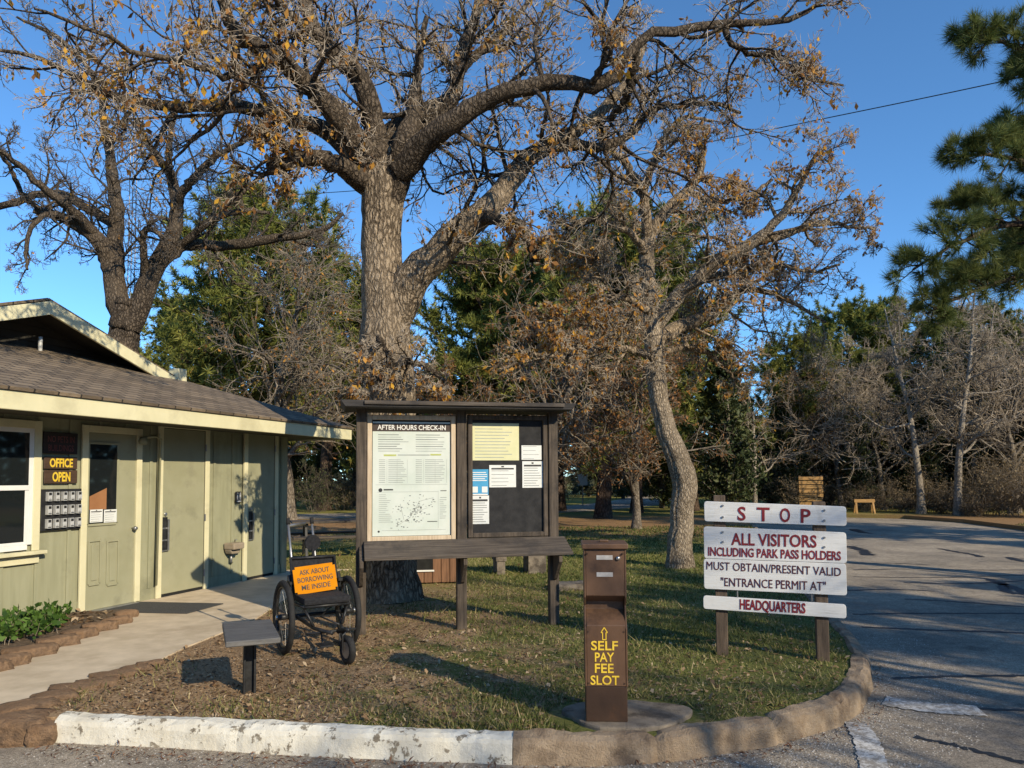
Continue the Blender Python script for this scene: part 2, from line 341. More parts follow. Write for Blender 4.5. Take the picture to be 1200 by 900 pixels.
# ------------------------------------------------------------------ mesh building
class MB:
    def __init__(s): s.v = []; s.f = []; s.mi = []
    def add(s, vs, fs, mi=0):
        o = len(s.v); s.v += [tuple(x) for x in vs]
        s.f += [tuple(i + o for i in f) for f in fs]; s.mi += [mi] * len(fs)
    def box(s, x0, x1, y0, y1, z0, z1, mi=0, M4=None):
        vs = [Vector(p) for p in ((x0, y0, z0), (x1, y0, z0), (x1, y1, z0), (x0, y1, z0), (x0, y0, z1), (x1, y0, z1), (x1, y1, z1), (x0, y1, z1))]
        if M4: vs = [M4 @ p for p in vs]
        s.add(vs, [(0, 3, 2, 1), (4, 5, 6, 7), (0, 1, 5, 4), (1, 2, 6, 5), (2, 3, 7, 6), (3, 0, 4, 7)], mi)
    def bar(s, a, b, w, h, mi=0, upv=(0, 0, 1)):
        a, b = Vector(a), Vector(b); d = (b - a).normalized()
        u = Vector(upv); sd = d.cross(u)
        if sd.length < 1e-4: sd = d.cross(Vector((1, 0, 0)))
        sd.normalize(); u = sd.cross(d)
        vs = [p + sd * (i * w / 2) + u * (j * h / 2) for p in (a, b) for i, j in ((-1, -1), (1, -1), (1, 1), (-1, 1))]
        s.add(vs, [(0, 1, 2, 3), (7, 6, 5, 4), (0, 4, 5, 1), (1, 5, 6, 2), (2, 6, 7, 3), (3, 7, 4, 0)], mi)
    def tube(s, pts, rad, n=8, mi=0, cap=True):
        pts = [Vector(p) for p in pts]
        if isinstance(rad, (int, float)): rad = [rad] * len(pts)
        ov = len(s.v); prev = None
        for i, p in enumerate(pts):
            d = (pts[min(i + 1, len(pts) - 1)] - pts[max(i - 1, 0)]).normalized()
            if prev is None:
                prev = d.orthogonal().normalized()
            u = (prev - d * prev.dot(d)).normalized(); w = d.cross(u); prev = u
            for k in range(n):
                a = 2 * math.pi * k / n
                s.v.append(tuple(p + (u * math.cos(a) + w * math.sin(a)) * rad[i]))
        for i in range(len(pts) - 1):
            for k in range(n):
                k2 = (k + 1) % n
                s.f.append((ov + i * n + k, ov + i * n + k2, ov + (i + 1) * n + k2, ov + (i + 1) * n + k)); s.mi.append(mi)
        if cap:
            s.f.append(tuple(ov + k for k in range(n - 1, -1, -1))); s.mi.append(mi)
            s.f.append(tuple(ov + (len(pts) - 1) * n + k for k in range(n))); s.mi.append(mi)
    def ring(s, c, axis, r, rt_, n=28, m=8, mi=0, ry=1.0):
        c, axis = Vector(c), Vector(axis).normalized(); u = axis.orthogonal().normalized(); w = axis.cross(u); ov = len(s.v)
        for i in range(n):
            a = 2 * math.pi * i / n; rd = u * math.cos(a) + w * math.sin(a)
            for k in range(m):
                b = 2 * math.pi * k / m
                s.v.append(tuple(c + rd * (r + rt_ * math.cos(b)) + axis * (rt_ * ry * math.sin(b))))
        for i in range(n):
            for k in range(m):
                i2, k2 = (i + 1) % n, (k + 1) % m
                s.f.append((ov + i * m + k, ov + i2 * m + k, ov + i2 * m + k2, ov + i * m + k2)); s.mi.append(mi)
    def quad(s, a, b, c, d, mi=0): s.add([a, b, c, d], [(0, 1, 2, 3)], mi)
    def prism(s, poly, y0, y1, mi=0):
        """polygon in the x-z plane, extruded from y0 to y1"""
        n = len(poly)
        s.add([(x, y0, z) for x, z in poly] + [(x, y1, z) for x, z in poly],
              [tuple(range(n)), tuple(range(2 * n - 1, n - 1, -1))] + [(i, i + n, (i + 1) % n + n, (i + 1) % n) for i in range(n)], mi)
    def slab(s, poly, z0, z1, mi=0):
        n = len(poly)
        s.add([(x, y, z0) for x, y in poly] + [(x, y, z1) for x, y in poly],
              [tuple(range(n - 1, -1, -1)), tuple(range(n, 2 * n))] + [(i, (i + 1) % n, (i + 1) % n + n, i + n) for i in range(n)], mi)
    def build(s, name, mats, parent=None, smooth=False, bevel=0.0, seg=2):
        me = bpy.data.meshes.new(name); me.from_pydata(s.v, [], s.f)
        mats = mats if isinstance(mats, (list, tuple)) else [mats]
        for mm in mats: me.materials.append(mm)
        me.polygons.foreach_set('material_index', s.mi)
        bm = bmesh.new(); bm.from_mesh(me)
        bmesh.ops.recalc_face_normals(bm, faces=bm.faces)
        if bevel:
            bmesh.ops.bevel(bm, geom=[e for e in bm.edges if len(e.link_faces) == 2 and e.calc_face_angle(0) > 0.5], offset=bevel, segments=seg, affect='EDGES', profile=0.6, clamp_overlap=True)
        bm.to_mesh(me); bm.free()
        if smooth: me.shade_smooth()
        o = bpy.data.objects.new(name, me); COL.objects.link(o)
        if parent: o.parent = parent
        return o

def tag(o, label=None, cat=None, group=None, kind=None):
    if label: o['label'] = label
    if cat: o['category'] = cat
    if group: o['group'] = group
    if kind: o['kind'] = kind
    return o

def empty(name, loc, rz=0.0, label=None, cat=None, group=None):
    o = bpy.data.objects.new(name, None); COL.objects.link(o)
    o.empty_display_size = 0.2
    o.location = loc; o.rotation_euler = (0, 0, rz)
    return tag(o, label, cat, group)

def text_mesh(body, size, bold=0.0, sx=1.0, extrude=0.002, spacing=1.0, align='CENTER'):
    cu = bpy.data.curves.new('t', 'FONT'); cu.body = body; cu.size = size; cu.align_x = align; cu.align_y = 'CENTER'
    cu.offset = bold; cu.extrude = extrude; cu.space_character = spacing; cu.resolution_u = 3; cu.space_line = 0.85
    ob = bpy.data.objects.new('t', cu); COL.objects.link(ob)
    me = bpy.data.meshes.new_from_object(ob)
    vs = [Vector((v.co.x * sx, -v.co.z, v.co.y)) for v in me.vertices]
    fs = [tuple(p.vertices) for p in me.polygons]
    bpy.data.objects.remove(ob); bpy.data.curves.remove(cu); bpy.data.meshes.remove(me)
    return vs, fs

def put_text(mb, body, size, x, y, z, mi=0, bold=0.0, sx=1.0, width=None, rot=0.0, extrude=0.002, spacing=1.0):
    """writing on a front that faces -y, centred at x, z; width scales it to a measured width"""
    vs, fs = text_mesh(body, size, bold, 1.0, extrude, spacing)
    xs = [v.x for v in vs]; zs = [v.z for v in vs]
    cx, cz = (max(xs) + min(xs)) / 2, (max(zs) + min(zs)) / 2
    k = width / (max(xs) - min(xs)) if width else sx
    c, s_ = math.cos(rot), math.sin(rot)
    out = []
    for v in vs:
        a, b = (v.x - cx) * k, v.z - cz
        out.append((x + a * c - b * s_, y + v.y, z + a * s_ + b * c))
    mb.add(out, fs, mi)

def fast_mesh(name, V, F, mat, parent=None, smooth=False, tint=None):
    """V (n,3) array, F list of integer arrays (k,3) or (k,4)"""
    me = bpy.data.meshes.new(name)
    V = np.asarray(V, dtype=np.float32).reshape(-1, 3)
    F = [np.asarray(f, dtype=np.int32) for f in F if len(f)]
    me.vertices.add(len(V)); me.vertices.foreach_set('co', V.ravel())
    li = np.concatenate([f.ravel() for f in F])
    tot = np.concatenate([np.full(len(f), f.shape[1], dtype=np.int32) for f in F])
    st = np.concatenate([[0], np.cumsum(tot)[:-1]]).astype(np.int32)
    me.loops.add(len(li)); me.loops.foreach_set('vertex_index', li)
    me.polygons.add(len(tot)); me.polygons.foreach_set('loop_start', st); me.polygons.foreach_set('loop_total', tot)
    if smooth: me.polygons.foreach_set('use_smooth', np.ones(len(tot), dtype=bool))
    if tint is not None:
        at = me.attributes.new('tint', 'FLOAT', 'FACE'); at.data.foreach_set('value', np.asarray(tint, dtype=np.float32))
    me.update(calc_edges=True)
    me.materials.append(mat)
    o = bpy.data.objects.new(name, me); COL.objects.link(o)
    if parent: o.parent = parent
    return o

def copy_tree(o, parent=None):
    c = o.copy(); COL.objects.link(c); c.parent = parent
    for ch in list(o.children): copy_tree(ch, c)
    return c
# ------------------------------------------------------------------ trees
def nrm(a): return a / np.maximum(np.linalg.norm(a, axis=-1, keepdims=True), 1e-9)

def grow(P0, D0, L, r0, n, wig, grav, te, rg, crook=0.0):
    B = len(P0); d = nrm(np.array(D0, float)); p = np.array(P0, float)
    pts = [p.copy()]; drift = rg.normal(0, 1, (B, 3)) * crook
    for i in range(n):
        if i % 2 == 0: drift = rg.normal(0, 1, (B, 3)) * crook
        d = d + rg.normal(0, wig, (B, 3)) + drift
        d[:, 2] += grav
        d = nrm(d); p = p + d * (np.asarray(L) / n)[:, None]; pts.append(p.copy())
    pts = np.stack(pts, 1)
    rad = np.asarray(r0)[:, None] * np.linspace(1, te, n + 1)[None, :]
    return pts, rad

def spawn(pts, rad, cnt, tmin, tmax, ang, lr, rr, rg, L=None, decay=0.55, rmin=0.0, up=0.0, flat=0.0):
    B, n, _ = pts.shape
    if L is None: L = np.linalg.norm(np.diff(pts, axis=1), axis=2).sum(1)
    t = (np.arange(cnt)[None, :] + rg.uniform(0, 1, (B, cnt))) / cnt
    t = tmin + (tmax - tmin) * t
    f = t * (n - 1); i = np.minimum(f.astype(int), n - 2); w = f - i
    bi = np.arange(B)[:, None]
    p = pts[bi, i] * (1 - w[..., None]) + pts[bi, i + 1] * w[..., None]
    r = rad[bi, i] * (1 - w) + rad[bi, i + 1] * w
    tg = nrm(pts[bi, i + 1] - pts[bi, i])
    q = rg.normal(0, 1, (B, cnt, 3)); q[..., 2] *= (1 - flat); q[..., 2] += up
    q = nrm(q - tg * (q * tg).sum(-1, keepdims=True))
    a = rg.uniform(R(ang[0]), R(ang[1]), (B, cnt))[..., None]
    d = tg * np.cos(a) + q * np.sin(a)
    ln = np.asarray(L)[:, None] * lr * (1.0 - decay * t) * rg.uniform(0.6, 1.35, (B, cnt))
    rc = np.maximum(np.minimum(r * rr, r * 0.9), rmin)
    return p.reshape(-1, 3), d.reshape(-1, 3), ln.ravel(), rc.ravel()

def tube_arrays(pts, rad, sides, rg=None, ridge=0.0):
    B, n, _ = pts.shape
    tg = nrm(np.gradient(pts, axis=1))
    mean = np.abs(nrm(pts[:, -1] - pts[:, 0]))
    ref = np.eye(3)[np.argmin(mean, axis=1)][:, None, :]
    u = nrm(ref - tg * (ref * tg).sum(-1, keepdims=True)); w = np.cross(tg, u)
    a = np.linspace(0, 2 * np.pi, sides, endpoint=False)
    rr = rad[:, :, None] * np.ones(sides)
    if ridge:
        rg = rg or rng
        rr = rr * (1 + ridge * (rg.normal(0, 0.6, (B, 1, sides)) + rg.normal(0, 0.6, (B, n, sides))))
    V = pts[:, :, None, :] + rr[..., None] * (u[:, :, None, :] * np.cos(a)[:, None] + w[:, :, None, :] * np.sin(a)[:, None])
    b = (np.arange(B) * n * sides)[:, None, None] + (np.arange(n - 1) * sides)[None, :, None]
    k = np.arange(sides)[None, None, :]; k2 = (k + 1) % sides
    F = np.stack([b + k, b + k2, b + sides + k2, b + sides + k], -1).reshape(-1, 4)
    return V.reshape(-1, 3), F

def join_arrays(parts):
    o = 0; Vs = []; Fs = []
    for V, F in parts:
        Vs.append(V); Fs.append(np.asarray(F) + o); o += len(V)
    return np.concatenate(Vs), [np.concatenate([f for f in Fs if f.shape[1] == k]) for k in (3, 4) if any(f.shape[1] == k for f in Fs)]

def leaf_quads(C, size, droop, rg, wr=0.26, fold=0.25):
    N = len(C); a = rg.normal(0, 1, (N, 3)); a[:, 2] -= droop; a = nrm(a)
    s = nrm(np.cross(a, rg.normal(0, 1, (N, 3)))); up_ = np.cross(a, s)
    l = (size * rg.uniform(0.45, 1.5, N))[:, None]
    mid = C + a * l * 0.55
    V = np.stack([C, mid + s * l * wr + up_ * l * fold * 0.5, C + a * l + up_ * l * 0.1, mid - s * l * wr + up_ * l * fold * 0.5], 1)
    F = np.arange(N * 4).reshape(-1, 4)
    return V.reshape(-1, 3), F

def needle_tufts(C, D, k, ln, wd, cone, rg, droop=0.0):
    N = len(C)
    d = nrm(D)[:, None, :] + rg.normal(0, cone, (N, k, 3)); d[..., 2] -= droop; d = nrm(d)
    s = nrm(np.cross(d, rg.normal(0, 1, (N, k, 3)))) * wd
    l = ln * rg.uniform(0.7, 1.2, (N, k, 1)); c = C[:, None, :] + d * l * 0.05
    V = np.stack([c - s, c + s, c + d * l], 2)
    return V.reshape(-1, 3), np.arange(N * k * 3).reshape(-1, 3)

def catmull(pts, m):
    p = np.array(pts, float); p = np.vstack([2 * p[0] - p[1], p, 2 * p[-1] - p[-2]])
    n = len(pts) - 1; out = []
    for t in np.linspace(0, n, m):
        i = min(int(t), n - 1); u = t - i; a, b, c, d = p[i:i + 4]
        out.append(0.5 * ((2 * b) + (-a + c) * u + (2 * a - 5 * b + 4 * c - d) * u * u + (-a + 3 * b - 3 * c + d) * u ** 3))
    return np.array(out)

def limb(spec, m=26, jit=0.012, rg=rng):
    """spec: (px, py, depth, width in px) stations along a measured limb"""
    pts = [tuple(P(x, y, Y)) for x, y, Y, w in spec]; rad = [w / 2 / F_PX * Y for x, y, Y, w in spec]
    A = catmull([(*p, r) for p, r in zip(pts, rad)], m)
    q = A[:, :3].copy(); q[1:-1] += rg.normal(0, jit, (m - 2, 3))
    return q, np.maximum(A[:, 3], 0.006)

def ends(pts, frac):
    """points along the outer part of each branch with directions"""
    n = pts.shape[1]; out = []; dr = []
    for f in frac:
        i = f * (n - 1); k = min(int(i), n - 2); w = i - k
        out.append(pts[:, k] * (1 - w) + pts[:, k + 1] * w); dr.append(pts[:, k + 1] - pts[:, k])
    return np.concatenate(out), np.concatenate(dr)

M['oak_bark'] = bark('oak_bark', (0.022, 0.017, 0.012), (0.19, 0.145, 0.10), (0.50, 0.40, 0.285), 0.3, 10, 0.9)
M['oak_bark_dark_shaded'] = bark('dark_shaded_oak_bark', (0.010, 0.008, 0.006), (0.075, 0.058, 0.043), (0.21, 0.165, 0.12), 0.4, 10, 0.9)  # darker copy paints shade onto big oak's upper limbs; also used for forked oak
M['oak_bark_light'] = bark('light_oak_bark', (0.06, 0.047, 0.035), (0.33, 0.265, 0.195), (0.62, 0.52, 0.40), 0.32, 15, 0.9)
M['grey_bark'] = bark('grey_bark', (0.06, 0.05, 0.04), (0.19, 0.16, 0.125), (0.36, 0.31, 0.25), 0.35, 8, 0.7)
M['pale_bark'] = bark('pale_bark', (0.12, 0.10, 0.08), (0.29, 0.25, 0.20), (0.46, 0.41, 0.34), 0.35, 8, 0.6)
M['pine_bark'] = bark('pine_bark', (0.025, 0.02, 0.017), (0.085, 0.06, 0.045), (0.17, 0.12, 0.09), 0.35, 6, 1.0)
M['twig'] = noisy('twig_bark', (0.25, 0.20, 0.145), (0.58, 0.48, 0.36), 7, 0.9, 0.0, spec=0.15)
M['twig_dark'] = noisy('dark_twig_bark', (0.08, 0.065, 0.05), (0.2, 0.165, 0.13), 7, 0.9, 0.0, spec=0.15)
M['twig_tan'] = noisy('tan_twig_bark', (0.15, 0.12, 0.088), (0.34, 0.28, 0.205), 3, 0.9, 0.0, spec=0.15)
M['dry_leaf'] = leafmat('dry_oak_leaf', [(0, (0.16, 0.075, 0.03)), (0.35, (0.38, 0.18, 0.06)), (0.7, (0.66, 0.33, 0.07)), (1, (0.85, 0.47, 0.05))], 0.45)
M['rust_leaf'] = leafmat('rusty_oak_leaf', [(0, (0.10, 0.05, 0.022)), (0.5, (0.27, 0.13, 0.05)), (1, (0.50, 0.23, 0.07))], 0.4)
M['pine_needle'] = leafmat('pine_needle', [(0, (0.045, 0.07, 0.022)), (0.5, (0.13, 0.165, 0.045)), (1, (0.28, 0.285, 0.08))], 0.25)
M['pine_needle_far'] = leafmat('distant_pine_needle', [(0, (0.05, 0.066, 0.018)), (0.5, (0.18, 0.20, 0.042)), (0.9, (0.38, 0.36, 0.08)), (1, (0.36, 0.22, 0.06))], 0.25)
M['cedar'] = leafmat('cedar_spray', [(0, (0.022, 0.034, 0.014)), (0.5, (0.062, 0.082, 0.03)), (1, (0.15, 0.155, 0.055))], 0.2)
M['brush'] = leafmat('dry_brush', [(0, (0.09, 0.06, 0.032)), (0.5, (0.24, 0.175, 0.09)), (1, (0.42, 0.32, 0.18))], 0.3)
M['wood_far'] = leafmat('distant_wood', [(0, (0.024, 0.03, 0.015)), (0.5, (0.07, 0.072, 0.036)), (1, (0.19, 0.155, 0.09))], 0.2)
M['grass'] = leafmat('grass_blade', [(0, (0.06, 0.085, 0.02)), (0.45, (0.15, 0.175, 0.045)), (0.75, (0.34, 0.29, 0.12)), (1, (0.52, 0.41, 0.22))], 0.3)
M['bed_leaf'] = leafmat('bed_plant_leaf', [(0, (0.03, 0.075, 0.015)), (1, (0.13, 0.23, 0.04))], 0.35)

def measured_oak(name, label, cat, trunk, limbs, base, rg, cnt, leaf_n, leaf_size, bark_m, trunk_sides=28,
                 twig_m='twig', tint=(0.0, 1.0), group=None, droop=1.2, lens=(0.34, 0.5, 0.55, 0.55), grav=0.02, tw=0.0042, slim=1.0, limb_m=None):
    """an oak whose trunk and limbs follow measured stations, with grown branches, twigs and the last dry leaves"""
    root = empty(name, base, 0, label, cat, group)
    off = np.array(base)
    tp, tr = limb(trunk, 34, 0.01, rg); tr *= slim
    tr[0] *= 1.12; tr[1] *= 1.05
    parts = [tube_arrays((tp - off)[None], tr[None], trunk_sides, rg, 0.055)]
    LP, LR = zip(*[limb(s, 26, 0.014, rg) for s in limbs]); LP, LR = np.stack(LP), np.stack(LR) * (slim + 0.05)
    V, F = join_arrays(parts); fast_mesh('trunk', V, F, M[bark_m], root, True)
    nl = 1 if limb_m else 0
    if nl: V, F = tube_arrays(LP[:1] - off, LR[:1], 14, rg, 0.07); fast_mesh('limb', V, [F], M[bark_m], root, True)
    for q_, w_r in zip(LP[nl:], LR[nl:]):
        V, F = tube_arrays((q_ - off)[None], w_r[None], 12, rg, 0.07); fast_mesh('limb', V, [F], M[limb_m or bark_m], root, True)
    LL = np.linalg.norm(np.diff(LP, axis=1), axis=2).sum(1)
    a = spawn(LP, LR, cnt[0], 0.16, 0.98, (35, 85), lens[0], 0.62, rg, np.minimum(LL, 4.2), 0.45, 0.012)
    kp = rg.random(len(a[2])) < np.repeat(np.clip(LL / np.percentile(LL, 75), 0.22, 1), cnt[0]); a = tuple(x[kp] for x in a)
    p1, r1 = grow(*a[:2], a[2], np.minimum(a[3] * 0.8, 0.034), 9, 0.10, grav, 0.3, rg, 0.13)
    a = spawn(p1, r1, cnt[1], 0.15, 1.0, (30, 75), lens[1], 0.6, rg, None, 0.5, tw * 1.7)
    p2, r2 = grow(*a[:2], a[2], np.minimum(a[3], 0.013), 6, 0.13, grav, 0.4, rg, 0.14)
    a = spawn(p2, r2, cnt[2], 0.15, 1.0, (30, 70), lens[2], 0.6, rg, None, 0.45, tw * 1.15)
    p3, r3 = grow(*a[:2], a[2], np.minimum(a[3], 0.009), 4, 0.17, 0.0, 0.6, rg, 0.14)
    a = spawn(p3, r3, cnt[3], 0.2, 1.0, (30, 65), lens[3], 0.7, rg, None, 0.4, tw * 0.85)
    p4, r4 = grow(*a[:2], np.maximum(a[2], 0.06), np.minimum(a[3], 0.006), 2, 0.18, 0.0, 0.7, rg, 0.1)
    V, F = join_arrays([tube_arrays(p1 - off, r1, 6), tube_arrays(p2 - off, r2, 5)])
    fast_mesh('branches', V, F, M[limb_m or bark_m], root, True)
    V, F = join_arrays([tube_arrays(p3 - off, r3, 3), tube_arrays(p4 - off, r4, 3)])
    fast_mesh('twigs', V, F, M[twig_m], root)
    E, D = ends(p4, (0.5, 0.9))
    sel = rg.choice(len(E), min(leaf_n, len(E)), replace=False)
    # dry leaves hang on in bunches, thicker in some parts of the crown
    c = E[sel]; k = np.sin(c[:, 0] * 1.7 + 1) + np.sin(c[:, 2] * 2.1 + c[:, 1]) + rg.normal(0, 0.7, len(c))
    c = c[k > -0.35]
    c = np.concatenate([c, c[rg.random(len(c)) < 0.45] + rg.normal(0, 0.04, (1, 3))])
    V, F = leaf_quads(c - off, leaf_size, droop, rg)
    fast_mesh('foliage', V, [F], M['dry_leaf'], root, False, rg.uniform(tint[0], tint[1], len(F)))
    return root

def bare_tree(rg, H, r0, cnt, bark_m, twig_m, leaf_n=0, leaf_size=0.12, lean=0.05, spread=1.0, tw=0.008, t0=0.28, first='trunk', lift=0.05, leaf_m='dry_leaf', tint=(0, 0.8), ang=(35, 80), tcr=0.06):
    root = empty('bare_tree', (0, 0, 0))
    p0, r_ = grow(np.zeros((1, 3)), np.array([[rg.normal(0, lean), rg.normal(0, lean), 1.0]]), np.array([H]), np.array([r0]), 18, 0.05 * tcr / 0.06, 0.03, 0.16, rg, tcr)
    r_[:, 0] *= 1.35; r_[:, 1] *= 1.1
    a = spawn(p0, r_, cnt[0], t0, 1.0, ang, 0.5 * spread, 0.55, rg, np.array([H]), 0.62, 0.02)
    p1, r1 = grow(*a[:2], a[2], a[3], 10, 0.10, lift, 0.25, rg, 0.12)
    V, F = join_arrays([tube_arrays(p0, r_, 12, rg, 0.05), tube_arrays(p1, r1, 6)])
    fast_mesh('trunk', V, F, M[bark_m], root, True)
    a = spawn(p1, r1, cnt[1], 0.12, 1.0, (30, 75), 0.48, 0.55, rg, None, 0.5, tw * 1.3)
    p2, r2 = grow(*a[:2], a[2], a[3], 6, 0.15, 0.03, 0.4, rg, 0.12)
    a = spawn(p2, r2, cnt[2], 0.15, 1.0, (25, 70), 0.55, 0.6, rg, None, 0.45, tw * 0.8)
    p3, r3 = grow(*a[:2], a[2], np.minimum(a[3], tw), 3, 0.17, 0.0, 0.6, rg, 0.1)
    V, F = join_arrays([tube_arrays(p2, r2, 4), tube_arrays(p3, r3, 3)])
    fast_mesh('crown', V, F, M[twig_m], root)
    if leaf_n:
        E, D = ends(p3, (0.4, 0.95)); c = E[rg.choice(len(E), min(leaf_n, len(E)), replace=False)]
        V, F = leaf_quads(c, leaf_size, 1.0, rg)
        fast_mesh('foliage', V, [F], M[leaf_m], root, False, rg.uniform(*tint, len(F)))
    return root

def pine_tree(rg, H, r0, nb, k, ln, wd, spread, t0=0.35, mat='pine_needle_far', sub=7, shape='round'):
    root = empty('pine_tree', (0, 0, 0))
    p0, r_ = grow(np.zeros((1, 3)), np.array([[rg.normal(0, 0.04), rg.normal(0, 0.04), 1.0]]), np.array([H]), np.array([r0]), 18, 0.025, 0.05, 0.15, rg, 0.02)
    r_[:, 0] *= 1.25
    a = spawn(p0, r_, nb, t0, 0.99, (60, 95), 1.0, 0.4, rg, np.array([1.0]), 0.0, 0.02)
    t = (a[0][:, 2] / H - t0) / (1 - t0)
    prof = np.sqrt(np.clip(1.03 - ((t - 0.42) / 0.60) ** 2, 0.10, 1)) if shape == 'round' else (1.08 - t)
    L1 = spread * prof * rg.uniform(0.6, 1.15, len(t))
    p1, r1 = grow(a[0], a[1], L1, np.minimum(a[3], 0.06), 7, 0.08, 0.05, 0.3, rg, 0.07)
    V, F = join_arrays([tube_arrays(p0, r_, 14, rg, 0.05), tube_arrays(p1, r1, 5)])
    fast_mesh('trunk', V, F, M['pine_bark'], root, True)
    a = spawn(p1, r1, sub, 0.25, 1.0, (25, 65), 0.42, 0.5, rg, None, 0.4, 0.008, up=0.3)
    p2, r2 = grow(*a[:2], a[2], a[3], 4, 0.14, 0.02, 0.5, rg, 0.1)
    E, D = ends(p2, (0.35, 0.6, 0.8, 0.99)); E1, D1 = ends(p1, (0.7, 0.85, 0.99))
    E, D = np.concatenate([E, E1]), np.concatenate([D, D1])
    V1, F1 = tube_arrays(p2, r2, 3)
    fast_mesh('limbs', V1, [F1], M['pine_bark'], root)
    V, F = needle_tufts(E, D + np.array([0, 0, 0.02]), k, ln, wd, 1.15, rg)
    tn = np.repeat(rg.uniform(0, 1, len(E)), k) * 0.7 + rg.uniform(0, 0.3, len(F))
    fast_mesh('foliage', V, [F], M[mat], root, False, tn)
    return root

def cedar_tree(rg, H, r0, nb, spread, leaf, per, t0=0.04):
    root = empty('cedar_tree', (0, 0, 0))
    p0, r_ = grow(np.zeros((1, 3)), np.array([[0, 0, 1.0]]), np.array([H]), np.array([r0]), 12, 0.03, 0.05, 0.12, rg, 0.02)
    a = spawn(p0, r_, nb, t0, 0.99, (45, 85), 1.0, 0.35, rg, np.array([1.0]), 0.0, 0.01)
    t = a[0][:, 2] / H
    L1 = spread * np.clip(1.05 - t, 0.05, 1) ** 0.7 * np.clip(0.55 + t * 2.5, 0, 1) * rg.uniform(0.55, 1.2, len(t))
    p1, r1 = grow(a[0], a[1], L1, np.minimum(a[3], 0.04), 6, 0.10, 0.08, 0.3, rg, 0.08)
    V, F = join_arrays([tube_arrays(p0, r_, 10, rg, 0.05), tube_arrays(p1, r1, 4)])
    fast_mesh('trunk', V, F, M['grey_bark'], root, True)
    a = spawn(p1, r1, 8, 0.15, 1.0, (25, 70), 0.38, 0.5, rg, None, 0.3, 0.006)
    p2, r2 = grow(*a[:2], a[2], a[3], 3, 0.14, 0.08, 0.5, rg, 0.08)
    E, D = ends(p2, np.linspace(0.2, 1.0, per)); E = E + rg.normal(0, 0.05, E.shape)
    V, F = leaf_quads(E, leaf, -0.5, rg, 0.22, 0.1)
    tn = np.clip(rg.uniform(0, 1, len(F)) * 0.6 + 0.4 * (0.5 + 0.5 * np.sin(E[:, 0] * 2.3 + E[:, 2] * 1.9)), 0, 1)
    fast_mesh('foliage', V, [F], M['cedar'], root, False, tn)
    return root

def shrub(rg, H, n, leaf_n, leaf_size, twig_m, leaf_m, tw=0.006, droop=0.3):
    root = empty('shrub', (0, 0, 0))
    P0 = rg.normal(0, 0.15 * H, (n, 3)); P0[:, 2] = 0
    D = rg.normal(0, 0.4, (n, 3)); D[:, 2] = 1
    p1, r1 = grow(P0, D, H * rg.uniform(0.5, 1.1, n), np.full(n, tw * 2), 7, 0.1, 0.0, 0.4, rg, 0.1)
    a = spawn(p1, r1, 9, 0.1, 1.0, (25, 65), 0.4, 0.6, rg, None, 0.3, tw)
    p2, r2 = grow(*a[:2], a[2], a[3], 4, 0.16, 0.0, 0.5, rg, 0.1)
    a = spawn(p2, r2, 4, 0.2, 1.0, (25, 65), 0.5, 0.6, rg, None, 0.3, tw * 0.7)
    p3, r3 = grow(*a[:2], a[2], a[3], 2, 0.16, 0.0, 0.6, rg, 0.1)
    V, F = join_arrays([tube_arrays(p1, r1, 4), tube_arrays(p2, r2, 3), tube_arrays(p3, r3, 3)])
    fast_mesh('stems', V, F, M[twig_m], root)
    if leaf_n:
        E, D = ends(p3, (0.3, 0.6, 0.95)); c = E[rg.choice(len(E), min(leaf_n, len(E)), replace=False)]
        V, F = leaf_quads(c, leaf_size, droop, rg)
        fast_mesh('foliage', V, [F], M[leaf_m], root, False, rg.uniform(0, 1, len(F)))
    return root

def put(o, px, Y, rz, sc=1.0, label=None, cat=None, group=None, sz=None, name=None, z=0.0):
    x = P(px, 560, Y).x
    o.location = (x, Y, z); o.rotation_euler = (0, 0, rz); o.scale = (sc, sc, (sz or sc))
    if name: o.name = name
    return tag(o, label, cat, group)
# ------------------------------------------------------------------ ground, kerb, road, walk
def xy(p): return (p.x, p.y)
CURB_PX = [(60, 870), (200, 877), (330, 885), (470, 892), (600, 897), (700, 898), (790, 893), (850, 884), (905, 876),
           (945, 864), (985, 852), (1010, 835), (1024, 808), (1022, 788), (1012, 770), (988, 742), (956, 707), (920, 662), (893, 628), (880, 612)]
curb = [xy(G(x, y, -0.14)) for x, y in CURB_PX]

def offset_path(path, d):
    out = []
    for i in range(len(path)):
        a = Vector(path[max(i - 1, 0)]); b = Vector(path[min(i + 1, len(path) - 1)])
        t = (b - a).normalized(); n_ = Vector((-t.y, t.x))
        out.append(tuple(Vector(path[i]) + n_ * d))
    return out

inner = offset_path(curb, 0.09)
far_edge = [xy(G(x, y, -0.14)) for x, y in [(935, 607), (990, 606.5), (1060, 608), (1130, 613), (1200, 622), (1320, 642)]]
lawn_poly = [(-300, 4.97), (-6, 4.97)] + inner + far_edge + [(40, 7), (400, -60), (400, 700), (-300, 700)]
b = MB(); b.slab(lawn_poly, -0.32, 0.0)
lawn = tag(b.build('ground', M['lawn']), kind='structure')

